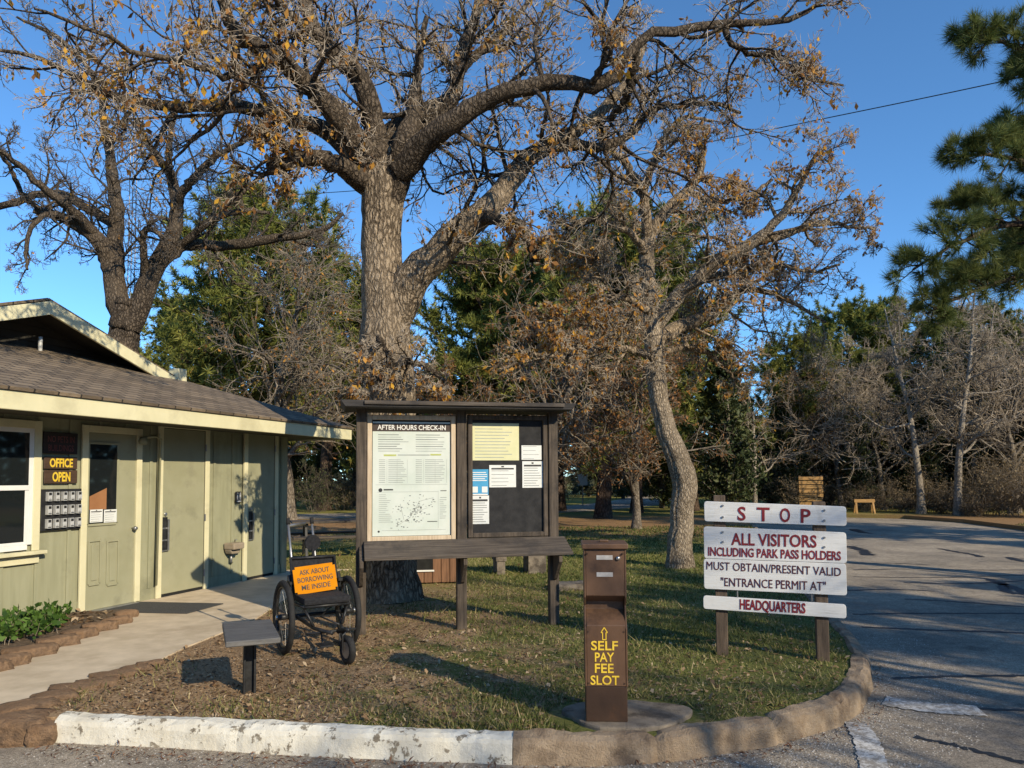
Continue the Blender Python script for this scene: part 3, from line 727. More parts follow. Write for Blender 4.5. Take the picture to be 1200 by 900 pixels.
road_poly = [(-300, -300), (400, -300), (400, 60), (-300, 60)]      # runs on below the lawn slab
b = MB()
b.add([(x, y, -0.14) for x, y in road_poly], [tuple(range(len(road_poly)))], 0)
def strip(path, w, z, mi, jit=0.0, seg=14):
    pts = catmull([(x, y, 0) for x, y in path], seg * (len(path) - 1) + 1)[:, :2]
    L_, R_ = [], []
    for i in range(len(pts)):
        a_, c_ = Vector(pts[max(i - 1, 0)]), Vector(pts[min(i + 1, len(pts) - 1)])
        t = (c_ - a_).normalized(); n_ = Vector((-t.y, t.x))
        ww = w * 0.5 * (1 + random.uniform(-jit, jit)); o_ = n_ * (random.uniform(-jit, jit) * w * 0.8)
        L_.append(Vector(pts[i]) + n_ * ww + o_); R_.append(Vector(pts[i]) - n_ * ww + o_)
    n = len(pts)
    b.add([(*p, z) for p in L_] + [(*p, z) for p in R_], [(i, n + i, n + i + 1, i + 1) for i in range(n - 1)], mi)
ZR = -0.14
def gp(lst): return [xy(G(x, y, ZR)) for x, y in lst]
TAR = [([(1045, 795), (1110, 793), (1205, 792)], .055), ([(1052, 826), (1130, 830), (1205, 833)], .045),
       ([(1072, 864), (1120, 874), (1200, 895)], .05), ([(1000, 720), (1060, 719), (1130, 719), (1210, 719)], .05),
       ([(1010, 735), (1080, 738), (1200, 742)], .06), ([(1060, 702), (1130, 706), (1210, 712)], .06),
       ([(990, 692), (1050, 691), (1095, 693)], .06), ([(1000, 668), (1060, 667), (1130, 668), (1210, 668)], .06),
       ([(1060, 683), (1130, 684), (1210, 680)], .06), ([(995, 660), (1040, 660), (1090, 662)], .05),
       ([(995, 640), (1012, 646), (1018, 651)], .22), ([(1000, 620), (1010, 624), (1025, 625)], .25),
       ([(1100, 643), (1140, 650), (1150, 653)], .12), ([(1155, 678), (1180, 686), (1205, 696)], .13), ([(1175, 684), (1182, 694), (1205, 697)], .13),
       ([(1180, 653), (1200, 658), (1230, 662)], .15), ([(1000, 676), (1100, 677), (1200, 674)], .04)]
for pth, w in TAR: strip(gp(pth), w * 1.15, ZR + 0.004, 1, 0.32)
for pth, w in (([(1036, 822), (1090, 830), (1150, 834)], .26), ([(1003, 848), (1015, 868), (1022, 890), (1026, 915)], .16)):
    strip(gp(pth), w, ZR + 0.0075, 2, 0.06)
strip([(-4.5, 3.6), (-1.5, 3.9), (1.0, 3.6), (3.5, 3.7)], .02, ZR + 0.004, 1, 0.3)
road = tag(b.build('road', [M['asphalt'], M['tar'], M['worn']]), kind='structure')

# a road crossing behind the lawn
b = MB(); ctr = [(-70, 24), (-20, 30), (-9, 31.9), (0, 35), (5, 41), (9, 50), (12, 64), (13, 90)]
strip(ctr, 4.4, 0.006, 0, 0.01)
tag(b.build('park_road', [M['asphalt']]), kind='structure')

# kerb built as a swept, chipped section
def kerb(name, path, mat, block, wob, jd=0.03):
    pts = []
    for a, c in zip(path, path[1:]):
        a, c = Vector(a), Vector(c); n = max(1, int((c - a).length / 0.045))
        pts += [a + (c - a) * (i / n) for i in range(n)]
    pts.append(Vector(path[-1]))
    prof = [(0.0, -0.16), (0.012, -0.09), (0.02, -0.03), (0.035, 0.0), (0.07, 0.018), (0.13, 0.02), (0.165, 0.008), (0.18, -0.06)]
    V, F = [], []; s = 0.0; n = len(prof); nxt = block
    fs = [0.0] * n
    for i, p in enumerate(pts):
        a, c = pts[max(i - 1, 0)], pts[min(i + 1, len(pts) - 1)]
        t = (c - a).normalized(); nn = Vector((-t.y, t.x))
        if i: s += (p - pts[i - 1]).length
        joint = False
        if s > nxt: joint = True; nxt += block * random.uniform(0.75, 1.3)
        for k, (d, z) in enumerate(prof):
            fs[k] = fs[k] * 0.82 + random.gauss(0, wob)
            dd, zz = d + fs[k] * 0.6, z + (fs[k] if 1 < k < 7 else 0)
            if joint: zz -= jd if 2 < k < 7 else 0.0; dd += jd * 0.7 if k < 4 else 0
            q = p + nn * dd
            V.append((q.x, q.y, zz))
    for i in range(len(pts) - 1):
        for k in range(n - 1):
            F.append((i * n + k, i * n + k + 1, (i + 1) * n + k + 1, (i + 1) * n + k))
    F.append(tuple(range(n))); F.append(tuple((len(pts) - 1) * n + k for k in range(n - 1, -1, -1)))
    mb = MB(); mb.add(V, F)
    return tag(mb.build(name, mat, smooth=False), kind='structure')
kerb('white_painted_kerb', curb[:5], M['chipped'], 1.3, 0.0030, 0.008)
kerb('kerb', [tuple(Vector(curb[4]) + Vector((0.006, 0)))] + curb[5:], M['curb'], 0.85, 0.0042)

# concrete walk in front of the office
walk_px = [(-130, 878), (0, 834), (40, 822), (117, 800), (168, 784), (219, 759), (257, 744), (300, 726), (328, 708), (350, 690), (358, 672)]
Of = G(95, 720); Cf = G(333, 671.5)
ub = (Cf - Of).normalized(); RZB = math.atan2(ub.y, ub.x)
FB = Frame(Of, RZB); LB = (Cf - Of).length
wall_back = [xy(FB.W(LB + 0.7, -0.9, 0)), xy(FB.W(LB + .2, 0.3, 0)), xy(FB.W(-0.1, 0.3, 0)), xy(FB.W(-0.1, -0.03, 0))]
left_px = [(146, 719), (152, 729), (110, 745), (60, 764), (0, 785), (-130, 826)]
b = MB(); b.slab([xy(G(*p)) for p in walk_px] + wall_back + [xy(G(*p)) for p in left_px], -0.2, 0.014)
tag(b.build('walkway', M['concrete']), kind='structure')
b = MB()
bed = [xy(FB.W(-0.12, -0.02, 0))] + [xy(G(*p)) for p in ((144, 719), (146, 727), (104, 742), (55, 760), (-5, 780), (-130, 822))] + [xy(FB.W(-3.6, -0.02, 0))]
b.slab(bed, -0.2, 0.05)
tag(b.build('garden_bed_soil', noisy('bed_litter', (0.05, 0.032, 0.02), (0.22, 0.15, 0.09), 22, 0.95, 0.9, fine=50)), kind='structure')

# ------------------------------------------------------------------ stones
def stone(loc, sx, sy, sz, rz, label, group=None, seed=0, name='edging_stone', mat='stone'):
    bm = bmesh.new(); bmesh.ops.create_cube(bm, size=1.0)
    bmesh.ops.subdivide_edges(bm, edges=bm.edges[:], cuts=6, use_grid_fill=True)
    rg = random.Random(seed); ph = [rg.uniform(0, 6) for _ in range(6)]
    for v in bm.verts:
        c = v.co; l = max(abs(c.x), abs(c.y), abs(c.z)); sp = c.normalized() * 0.62
        c = c.lerp(sp, 0.38)
        nz = 0.05 * math.sin(5 * c.x + ph[0]) + 0.05 * math.sin(6 * c.y + ph[1]) + 0.04 * math.sin(9 * c.z + 7 * c.x + ph[2]) + 0.04 * math.sin(17 * c.x + ph[3]) * math.sin(15 * c.y + ph[4]) + rg.uniform(-0.035, 0.035)
        c = c * (1 + nz); v.co = (c.x * sx, c.y * sy, (c.z + 0.3) * sz)
    me = bpy.data.meshes.new(name); bm.to_mesh(me); bm.free(); me.shade_smooth(); me.materials.append(M[mat])
    o = bpy.data.objects.new(name, me); COL.objects.link(o); o.location = loc; o.rotation_euler = (0, 0, rz)
    return tag(o, label, 'stone', group)
stone(G(10, 866, -.14), 0.54, 0.32, 0.195, 0.1, 'large brown sandstone block at the end of the path, left of the white kerb', seed=3, name='stone_block')
stone(G(53, 868, -.14), 0.16, 0.22, 0.16, 0.3, 'small brown stone wedged between the big block and the white kerb', seed=5, name='stone_block')
edge_lbl = 'flat brown sandstone set in a row along the lawn side of the walkway'
for i, (px, py, w) in enumerate([(30, 833, .36), (62, 822, .3), (88, 811, .34), (112, 806, .3), (134, 796, .32), (160, 789, .24), (176, 783, .2)]):
    stone(G(px, py, -0.02), w, w * 0.62, 0.075, random.uniform(0.4, 0.9), edge_lbl, 'sandstones along the walkway edge', 20 + i)
bed_lbl = 'brown sandstone edging the leafy bed below the office window'
for i, (px, py, w) in enumerate([(-20, 790, .4), (6, 782, .36), (36, 770, .4), (66, 758, .36), (92, 749, .34), (116, 740, .34), (136, 733, .28), (148, 725, .24)]):
    stone(G(px, py, 0), w, w * 0.5, 0.12, 0.9 + random.uniform(-0.2, 0.2), bed_lbl, 'sandstones around the planting bed', 40 + i)
stone(G(672, 690), 0.62, 0.42, 0.12, 0.1, 'flat grey stone lying in the grass behind the fee post', seed=77, name='flat_stone', mat='pad')

# ------------------------------------------------------------------ office building
B0 = empty('office_building', Of, RZB, 'low olive board-and-batten park office with a shingled roof and cream trim', 'building')
XL = -6.5
OV = 0.78                                   # eave overhang
zf = FB.L(0, 479, -OV)[1]; zt = FB.L(0, 456, -OV)[1]
xe = FB.L(409, 508, -OV)[0]
ZW = zf + 0.03
b = MB(); b.box(XL, LB, 0, 7.5, -0.1, ZW + 0.15)
b.box(XL, LB + 0.004, -0.012, 0.0, -0.1, 0.16)
for xb in np.arange(-5.9, LB - 0.1, 0.407): b.box(xb - 0.022, xb + 0.022, -0.02, 0.0, 0.161, ZW, 0)
b.build('wall', [M['wall']], B0, bevel=0.003, seg=1)
b = MB(); b.box(LB - 0.13, LB + 0.02, -0.028, -0.0205, 0, ZW); b.box(LB + 0.002, LB + 0.028, -0.028, 0.13, 0, ZW)
b.build('corner_board', M['wall'], B0, bevel=0.004, seg=1)
b = MB(); b.box(XL, xe, -OV - 0.035, -OV, zf, zt)
b.box(xe, xe + 0.035, -OV - 0.035, 8.0, zf, zt)
b.build('fascia', M['trim'], B0, bevel=0.005, seg=1)
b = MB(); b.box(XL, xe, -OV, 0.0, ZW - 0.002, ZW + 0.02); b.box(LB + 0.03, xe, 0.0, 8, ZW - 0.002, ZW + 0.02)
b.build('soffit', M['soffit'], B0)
# roof planes: shed slope along the front, gable above it
ye = -OV - 0.06
def solve_roof(tan_p):
    d = ray(172, 441); o = FB.o
    a = CAM - o; a_y, a_z = a.dot(FB.y), CAM.z - zt
    d_y, d_z = d.dot(FB.y), d.z
    t = (a_z - tan_p * (a_y - ye)) / (tan_p * d_y - d_z)
    p = CAM + d * t - o
    return p.dot(FB.x), p.dot(FB.y), p.z
TP = 0.36
xb_, yr, zb = solve_roof(TP)
xa, za = FB.L(57, 352, yr)
mr = (za - zt) / (xe + 0.03 - xa)
yg = yr + 0.62
def front_z(y): return zt + TP * (y - ye)
def far_z(x): return za - mr * (x - xa)
def hip_x(y): return xa + (za - front_z(y)) / mr
print('ROOF', round(xb_, 2), round(yr, 2), round(zb, 2), 'apex', round(xa, 2), round(za, 2), 'slope', round(mr, 2), 'hip', round(hip_x(yr), 2), 'eave', round(xe, 2), zf, zt, 'LB', LB)
xh = hip_x(yr); xl = 2 * xa - xh
T = 0.035
b = MB()
def roof_face(poly, th=T):
    n = len(poly); v0 = [Vector(p) for p in poly]
    nr = (v0[1] - v0[0]).cross(v0[2] - v0[0]).normalized()
    if nr.z < 0: nr = -nr
    b.add([tuple(p) for p in v0] + [tuple(p + nr * th) for p in v0], [tuple(range(n)), tuple(range(2 * n - 1, n - 1, -1))] + [(i, (i + 1) % n, (i + 1) % n + n, i + n) for i in range(n)])
roof_face([(XL, ye, zt), (xe + 0.06, ye, zt), (hip_x(yg), yg, front_z(yg)), (XL, yg, front_z(yg))])
roof_face([(xe + 0.06, ye, zt), (xe + 0.06, 8.2, zt), (xa, 8.2, za), (xa, yr, za), (xh, yr, front_z(yr))])
roof_face([(xa, yr, za), (xa, 8.2, za), (xl - 2.6, 8.2, za - mr * (xa - xl + 2.6)), (xl - 2.6, yr + 1.5, za - mr * (xa - xl + 2.6)), (xl, yr, front_z(yr))])
roof = b.build('roof', M['shingle'], B0)
# bake the shingle rows along the front slope: texture follows the local x and y of the roof
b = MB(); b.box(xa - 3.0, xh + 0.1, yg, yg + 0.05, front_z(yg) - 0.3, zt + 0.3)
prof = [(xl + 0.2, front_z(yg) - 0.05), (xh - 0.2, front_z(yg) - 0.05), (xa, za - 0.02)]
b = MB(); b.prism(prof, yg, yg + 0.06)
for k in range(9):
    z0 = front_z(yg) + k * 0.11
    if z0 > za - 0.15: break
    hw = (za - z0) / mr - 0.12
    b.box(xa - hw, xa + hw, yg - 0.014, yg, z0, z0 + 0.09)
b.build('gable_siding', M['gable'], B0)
def rake(x0, z0, x1, z1, h=0.19):
    bb = MB(); bb.prism([(x0, z0 - 0.012), (x1, z1 - 0.012), (x1, z1 - h), (x0, z0 - h)], yr - 0.055, yr - 0.015)
    return bb.build('rake_board', M['trim'], B0, bevel=0.004, seg=1)
rake(xa - 0.001, za, xh - 0.16, far_z(xh - 0.16)); rake(xl - 0.3, far_z(xh + 0.3), xa + 0.001, za)
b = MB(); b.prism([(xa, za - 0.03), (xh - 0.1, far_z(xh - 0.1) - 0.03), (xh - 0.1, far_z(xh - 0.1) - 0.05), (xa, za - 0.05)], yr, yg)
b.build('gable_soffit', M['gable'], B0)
x1, z1 = FB.L(178, 441, yr); 
b = MB(); b.box(xh - 0.155, xh + 0.03, yr - 0.08, yr + 0.12, front_z(yr) - 0.06, front_z(yr) + 0.2); b.build('rake_end_block', M['trim'], B0, bevel=0.006, seg=1)
# roof vent pipe
d = ray(47, 411); t_ = ((CAM.z - zt - T) - TP * ((CAM - FB.o).dot(FB.y) - ye)) / (TP * d.dot(FB.y) - d.z); pv = CAM + d * t_ - FB.o
b = MB(); vx, vy, vz = pv.dot(FB.x), pv.dot(FB.y), pv.z
b.tube([(vx, vy, vz - 0.05), (vx, vy, vz + 0.19)], 0.027, 14); b.build('vent_pipe', M['white'], B0, True)

def rect(px0, py0, px1, py1, y0=0.0):
    pm = (py0 + py1) / 2
    x0, x1 = FB.L(px0, pm, y0)[0], FB.L(px1, pm, y0)[0]
    xm = (px0 + px1) / 2
    return x0, x1, FB.L(xm, py1, y0)[1], FB.L(xm, py0, y0)[1]

def frame_boards(mb, x0, x1, z0, z1, w, y0, y1, bottom=False):
    mb.box(x0 - w, x0, y0, y1, z0, z1 + w); mb.box(x1, x1 + w, y0, y1, z0, z1 + w); mb.box(x0, x1, y0, y1, z1, z1 + w)
    if bottom: mb.box(x0, x1, y0, y1, z0 - w, z0)

# half-glazed door
x0, x1, _, z1 = rect(98.5, 508, 156, 715); 
D1 = MB(); D1.box(x0, x1, -0.03, -0.0215, 0.03, z1)
gx0, gx1, gz0, gz1 = rect(101.5, 521, 134, 613)
for (a_, c_) in ((100, 115.5), (122, 136.5)):
    q = rect(a_, 633, c_, 686)
    frame_boards(D1, q[0] + 0.02, q[1] - 0.02, q[2] + 0.02, q[3] - 0.02, 0.02, -0.046, -0.0301, True)
    D1.box(q[0] + 0.055, q[1] - 0.055, -0.040, -0.0301, q[2] + 0.06, q[3] - 0.06)
door1 = D1.build('door', M['door'], B0, bevel=0.004, seg=1); tag(door1, 'half-glazed panel door with two white notices')
b = MB(); frame_boards(b, x0, x1, 0.03, z1, 0.085, -0.052, -0.0215); b.build('frame', M['trim'], door1, bevel=0.004, seg=1)
b = MB(); b.box(gx0, gx1, -0.036, -0.0305, gz0, gz1); b.build('pane', M['glass'], door1)
b = MB(); frame_boards(b, gx0, gx1, gz0, gz1, 0.03, -0.046, -0.0302, True); b.build('pane_frame', M['door'], door1, bevel=0.003, seg=1)
q = rect(102, 572, 122, 597)
b = MB(); b.prism([(q[0], q[2]), (q[1], q[2]), (q[1], q[3]), (q[0], q[3] - 0.1)], -0.0395, -0.037); b.build('brown_board', M['cardboard'], door1)
b = MB(); b.box(x0, x1, -0.13, -0.02, 0.012, 0.03); b.build('threshold', M['steel_grey'], door1, bevel=0.003, seg=1)
hx = FB.L(152, 645)[0]
b = MB(); b.tube([(hx, -0.03, 0.98), (hx, -0.09, 0.98)], 0.012, 8); b.tube([(hx, -0.075, 0.98), (hx, -0.105, 0.98)], [0.028, 0.022], 12); b.build('handle', M['steel_grey'], door1, True)

def door_gap(parent, x0, x1, z1, yd):
    b = MB(); b.box(x0, x0 + 0.008, yd - 0.002, yd, 0.06, z1); b.box(x1 - 0.008, x1, yd - 0.002, yd, 0.06, z1); b.box(x0 + 0.008, x1 - 0.008, yd - 0.002, yd, z1 - 0.008, z1)
    b.build('gap', M['dark_gap'], parent)
    for zz_ in (0.25, 1.05, z1 - 0.25):
        b = MB(); b.tube([(x1 + 0.004, yd - 0.014, zz_ - 0.05), (x1 + 0.004, yd - 0.014, zz_ + 0.05)], 0.011, 8); b.build('hinge', M['steel_grey'], parent)
def flush_door(pxl, pxr, pyt, pyh0, pyh1, pxh, lbl):
    x0, x1, _, z1 = rect(pxl, pyt, pxr, 690)
    b = MB(); b.box(x0, x1, -0.036, -0.0215, 0.055, z1); d_ = b.build('door', M['door'], B0, bevel=0.004, seg=1); tag(d_, lbl)
    b = MB(); frame_boards(b, x0, x1, 0.014, z1, 0.085, -0.056, -0.0215); b.build('frame', M['trim'], d_, bevel=0.004, seg=1)
    b = MB(); b.box(x0, x1, -0.03, -0.0216, 0.015, 0.054); b.build('bottom_gap', M['dark_gap'], d_)
    door_gap(d_, x0, x1, z1, -0.0362)
    hx, hz0 = FB.L(pxh, pyh1); hz1 = FB.L(pxh, pyh0)[1]
    b = MB(); b.box(hx - 0.045, hx + 0.045, -0.042, -0.0362, hz0, hz1 - 0.07); b.build('push_plate', M['black'], d_, bevel=0.003, seg=1)
    b = MB()
    for f in (0.02, 0.32, 0.66): zz = hz0 + (hz1 - 0.07 - hz0) * f; b.box(hx - 0.05, hx + 0.05, -0.05, -0.0425, zz, zz + 0.02)
    b.box(hx + 0.03, hx + 0.05, -0.075, -0.051, hz0 + 0.02, hz1 - 0.1)
    b.tube([(hx, -0.036, hz1 - 0.03), (hx, -0.056, hz1 - 0.03)], 0.025, 12)
    b.build('handle', M['chrome'], d_, bevel=0.002, seg=1)
    return d_
flush_door(187, 237, 503, 600, 647, 190, 'plain olive door with a black push plate')
flush_door(287, 319, 507, 594, 634, 291, 'plain olive restroom door in leaf shadow')

# window
x0, x1, z0, z1 = rect(-62, 499, 36, 649)
b = MB(); frame_boards(b, x0 + 0.06, x1 - 0.05, z0 + 0.06, z1 - 0.05, 0.055, -0.035, -0.0215, True)
zm = FB.L(20, 572)[1]
b.box(x0 + 0.06, x1 - 0.05, -0.04, -0.0215, zm - 0.025, zm + 0.03)
b.box(x1 - 0.09, x1 - 0.05, -0.033, -0.0215, z0 + 0.06, zm - 0.026); b.box(x0 + 0.06, x1 - 0.0901, -0.033, -0.0215, z0 + 0.06, z0 + 0.095)
win = b.build('window', M['white'], B0, bevel=0.003, seg=1)
b = MB(); b.box(x0 + 0.06, x1 - 0.05, -0.027, -0.0212, z0 + 0.06, z1 - 0.05); b.build('pane', M['glass'], win)
b = MB(); frame_boards(b, x0, x1, z0 - 0.01, z1, 0.09, -0.045, -0.0213); b.build('casing', M['trim'], win, bevel=0.004, seg=1)
b = MB(); b.box(x0 - 0.13, x1 + 0.13, -0.12, -0.0213, z0 - 0.05, z0 - 0.0105); b.box(x0 - 0.09, x1 + 0.09, -0.045, -0.0213, z0 - 0.15, z0 - 0.0505)
b.build('sill', M['trim'], win, bevel=0.004, seg=1)
# conduit with small lamp bracket, corner rail
cx, cz = FB.L(171, 513); cx2 = FB.L(182, 513)[0]
b = MB(); b.tube([(cx - 0.1, -0.03, cz - 0.03), (cx - 0.08, -0.11, cz), (cx + 0.05, -0.11, cz + 0.02), (cx2, -0.09, cz - 0.01), (cx2, -0.06, 0.2)], 0.017, 8)
b.tube([(cx - 0.13, -0.03, cz - 0.05), (cx - 0.13, -0.12, cz - 0.05)], [0.045, 0.055], 12)
b.build('conduit', M['wall'], B0, True)
rx, rz_ = FB.L(336, 617)
b = MB(); b.tube([(LB + 0.02, 0.06, rz_), (LB + 0.75, 0.1, rz_ + 0.01)], 0.028, 10); b.build('corner_rail', M['steel_grey'], B0, True)

def wall_thing(name, px0, py0, px1, py1, mat, label, cat, y0=-0.024, th=0.02, bevel=0.004, group=None, frame=FB, plane=0.0, rz=RZB):
    """a flat thing fixed to a front; returns its root, its width and its height (local origin at its lower centre)"""
    ym = (py0 + py1) / 2; xm = (px0 + px1) / 2
    xa_, xb_ = frame.L(px0, ym, plane)[0], frame.L(px1, ym, plane)[0]
    za_, zb_ = frame.L(xm, py1, plane)[1], frame.L(xm, py0, plane)[1]
    root = empty(name, frame.W((xa_ + xb_) / 2, plane + y0, za_), rz, label, cat, group)
    w, h = xb_ - xa_, zb_ - za_
    bb = MB(); bb.box(-w / 2, w / 2, -th, 0, 0, h)
    bb.build('board', mat, root, bevel=min(bevel, th * 0.4), seg=1)
    return root, w, h

r_, w, h = wall_thing('notice_sign', 48, 507, 88, 532, M['dark_sign'], 'dark wooden no pets sign in the eave shadow above the office sign', 'sign')
b = MB(); put_text(b, 'NO PETS IN', h * 0.42, 0, -0.0215, h * 0.68, width=w * 0.78); put_text(b, 'BUILDINGS', h * 0.42, 0, -0.0215, h * 0.27, width=w * 0.74)
b.build('lettering', M['dark_red_ink'], r_)
for py0, py1, tx, lb in ((535.5, 549.6, 'OFFICE', 'brown wooden sign reading OFFICE in yellow, hung above OPEN'), (551, 566.5, 'OPEN', 'brown wooden sign reading OPEN in yellow, hung below OFFICE')):
    r_, w, h = wall_thing('wooden_sign', 48.8, py0, 87.5, py1, M['brown_sign'], lb, 'sign')
    b = MB(); put_text(b, tx, h * 0.98, 0, -0.0215, h * 0.5, bold=0.004, width=w * (0.70 if tx == 'OFFICE' else 0.54)); b.build('lettering', M['yellow_ink'], r_)
r_, w, h = wall_thing('key_box_board', 45, 573, 92, 621, M['black'], 'black board with three rows of silver key lock boxes beside the door', 'lock box board')
lock = None
for i in range(5):
    for j in range(3):
        lx = -w / 2 + w * (0.165 + i * 0.187 - 0.02); lz = h * (0.83 - j * 0.325)
        if lock is None:
            b = MB(); b.box(-0.026, 0.026, -0.04, 0, -0.055, 0.05, 0); b.box(-0.017, 0.017, -0.0425, -0.0402, 0.012, 0.042, 1)
            b.tube([(0, -0.0402, -0.02), (0, -0.046, -0.02)], 0.009, 10, 0); b.box(-0.018, 0.018, -0.042, -0.0402, -0.047, -0.038, 1)
            lock = b.build('lock_box', [M['silver'], M['black']], r_); o = lock
        else:
            o = lock.copy(); COL.objects.link(o); o.parent = r_
        o.location = (lx, -0.0205, lz)
def small_notice(px0, py0, px1, py1, label, y0, frame=FB, plane=0.0, rz=RZB, rows=5, head=True, mat='paper', cat='notice', group=None, name='paper_notice', body='grey_ink'):
    r_, w, h = wall_thing(name, px0, py0, px1, py1, M[mat], label, cat, y0, 0.002, 0, group, frame, plane, rz)
    b = MB(); rg = random.Random(int(px0 * 7 + py0))
    top = 0.93
    if head: b.box(-w * 0.42, w * 0.42, -0.0032, -0.0022, h * 0.80, h * 0.87, 1); b.box(-w * 0.05, w * 0.05, -0.0032, -0.0022, h * 0.90, h * 0.96, 1); top = 0.74
    for k in range(rows):
        z = h * (top - (top - 0.08) * k / max(rows - 1, 1))
        b.box(-w * 0.42, w * rg.uniform(0.12, 0.42), -0.0032, -0.0022, z - h * 0.009, z + h * 0.009, 0)
    b.build('print', [M[body], M['black_ink']], r_)
    return r_
small_notice(101.5, 597, 116.5, 612, 'left of the two small white notices on the door glass', -0.05)
small_notice(118, 597, 133, 612, 'right of the two small white notices on the door glass', -0.05)
r_, w, h = wall_thing('restroom_sign', 274, 576, 280.5, 589, M['black_ink'], 'small black restroom sign with white figures beside the far door', 'sign')
b = MB()
for s in (-0.22, 0.22):
    b.box(w * (s - 0.1), w * (s + 0.1), -0.022, -0.0205, h * 0.45, h * 0.75); b.box(w * (s - 0.06), w * (s + 0.06), -0.022, -0.0205, h * 0.27, h * 0.449); b.box(w * (s - 0.06), w * (s + 0.06), -0.022, -0.0205, h * 0.79, h * 0.9)
b.box(-w * 0.36, w * 0.36, -0.022, -0.0205, h * 0.08, h * 0.17)
b.build('figures', M['white_ink'], r_)
fx, fz = FB.L(267, 641)
fr = empty('drinking_fountain', FB.W(fx, -0.022, fz - 0.1), RZB, 'tan wall-mounted drinking fountain between the two plain doors', 'drinking fountain')
b = MB(); b.prism([(-0.12, 0.07), (0.12, 0.07), (0.125, 0.17), (-0.125, 0.17)], -0.19, -0.001); b.prism([(-0.08, 0.0), (0.08, 0.0), (0.12, 0.069), (-0.12, 0.069)], -0.13, -0.001)
b.build('basin', M['tan_plastic'], fr, bevel=0.02); b = MB(); b.tube([(0.07, -0.05, 0.17), (0.07, -0.05, 0.205), (0.05, -0.09, 0.21)], 0.01, 8); b.build('spout', M['chrome'], fr, True)
b = MB(); b.tube([(0, -0.04, -0.02), (0, -0.04, -0.12), (0.04, -0.02, -0.14)], 0.018, 8); b.build('drain_pipe', M['steel_grey'], fr, True)
mq = [xy(G(*p, 0.014)) for p in ((110, 717.5), (219, 719.5), (262, 708), (164, 706))]
b = MB(); b.slab(mq, 0.0155, 0.026); tag(b.build('door_mat', M['mat'], bevel=0.004, seg=1), 'flat grey rubber door mat on the concrete before the office door', 'door mat')

# ------------------------------------------------------------------ notice board
RZK = R(13)
FK = Frame(G(423, 743), RZK)
K = empty('notice_board', FK.o, RZK, 'dark wooden park notice board with a flat roof, sloping shelf and two display panels', 'notice board')
pxs = [423, 540.5, 648]; pws = [12, 12.5, 12]
zr = FK.L(540, 480)[1]
xs_ = [FK.L(p, 620)[0] for p in pxs]
for x in xs_:
    b = MB(); b.box(x - 0.052, x + 0.052, -0.05, 0.05, -0.1, zr); b.build('post', M['kiosk'], K, bevel=0.006, seg=1)
xl_, xr_ = FK.L(402, 474, -0.15)[0], FK.L(668, 474, -0.15)[0]
zt1 = FK.L(540, 470.5, -0.3)[1]
b = MB(); b.prism([(xl_ - 0.03, zt1), (xr_ + 0.03, zt1), (xr_ - 0.02, zt1 - 0.07), (xl_ + 0.02, zt1 - 0.07)], -0.30, 0.4)
b.build('roof', M['kiosk_roof'], K, bevel=0.006, seg=1)
b = MB(); b.box(xs_[0] + 0.02, xs_[2] + 0.05, -0.325, -0.302, zt1 - 0.045, zt1 - 0.005); b.build('roof_edge', M['kiosk_flat'], K, bevel=0.004, seg=1)
b = MB(); b.box(xs_[0] - 0.05, xs_[2] + 0.05, -0.03, 0.03, zr, zt1 - 0.072)
for x in xs_: b.box(x - 0.03, x + 0.03, -0.28, 0.38, zr + 0.005, zt1 - 0.0725)
b.build('roof_beam', M['kiosk_roof'], K, bevel=0.004, seg=1)
def krect(px0, py0, px1, py1, y0=0.0):
    xm, ym = (px0 + px1) / 2, (py0 + py1) / 2
    return FK.L(px0, ym, y0)[0], FK.L(px1, ym, y0)[0], FK.L(xm, py1, y0)[1], FK.L(xm, py0, y0)[1]
q1 = krect(430, 487, 533.5, 633.5); q2 = krect(548, 487, 641, 629)
for q, mt_, mi_, w in ((q1, 'felt', 'frame_wood', 0.05), (q2, 'felt', 'kiosk', 0.05)):
    b = MB(); b.box(q[0], q[1], -0.0, 0.03, q[2], q[3]); pn = b.build('panel', M[mt_], K)
    b = MB(); b.box(q[0], q[0] + w, -0.035, -0.001, q[2], q[3]); b.box(q[1] - w, q[1], -0.035, -0.001, q[2], q[3])
    b.box(q[0] + w, q[1] - w, -0.035, -0.001, q[3] - w, q[3]); b.box(q[0] + w, q[1] - w, -0.035, -0.001, q[2], q[2] + w)
    b.build('panel_frame', M[mi_], pn, bevel=0.006, seg=1)
b = MB(); b.box(xs_[0] + 0.053, xs_[1] - 0.053, -0.02, 0.03, q1[2] - 0.09, q1[2] - 0.002); b.box(xs_[1] + 0.053, xs_[2] - 0.053, -0.02, 0.03, q2[2] - 0.09, q2[2] - 0.002)
b.build('rail', M['kiosk_flat'], K, bevel=0.004, seg=1)
sl, sr = FK.L(427, 652, -0.31)[0], FK.L(672, 643, -0.31)[0]
zsf = FK.L(540, 651, -0.31)[1]; zsb = FK.L(540, 631.5, -0.08)[1]
b = MB()
b.add([(sl, -0.31, zsf), (sr, -0.31, zsf), (sr - 0.02, -0.055, zsb), (sl, -0.055, zsb), (sl, -0.31, zsf - 0.03), (sr, -0.31, zsf - 0.03), (sr - 0.02, -0.055, zsb - 0.03), (sl, -0.055, zsb - 0.03)],
      [(0, 1, 2, 3), (7, 6, 5, 4), (0, 4, 5, 1), (1, 5, 6, 2), (2, 6, 7, 3), (3, 7, 4, 0)])
b.build('shelf', M['kiosk_flat'], K, bevel=0.004, seg=1)
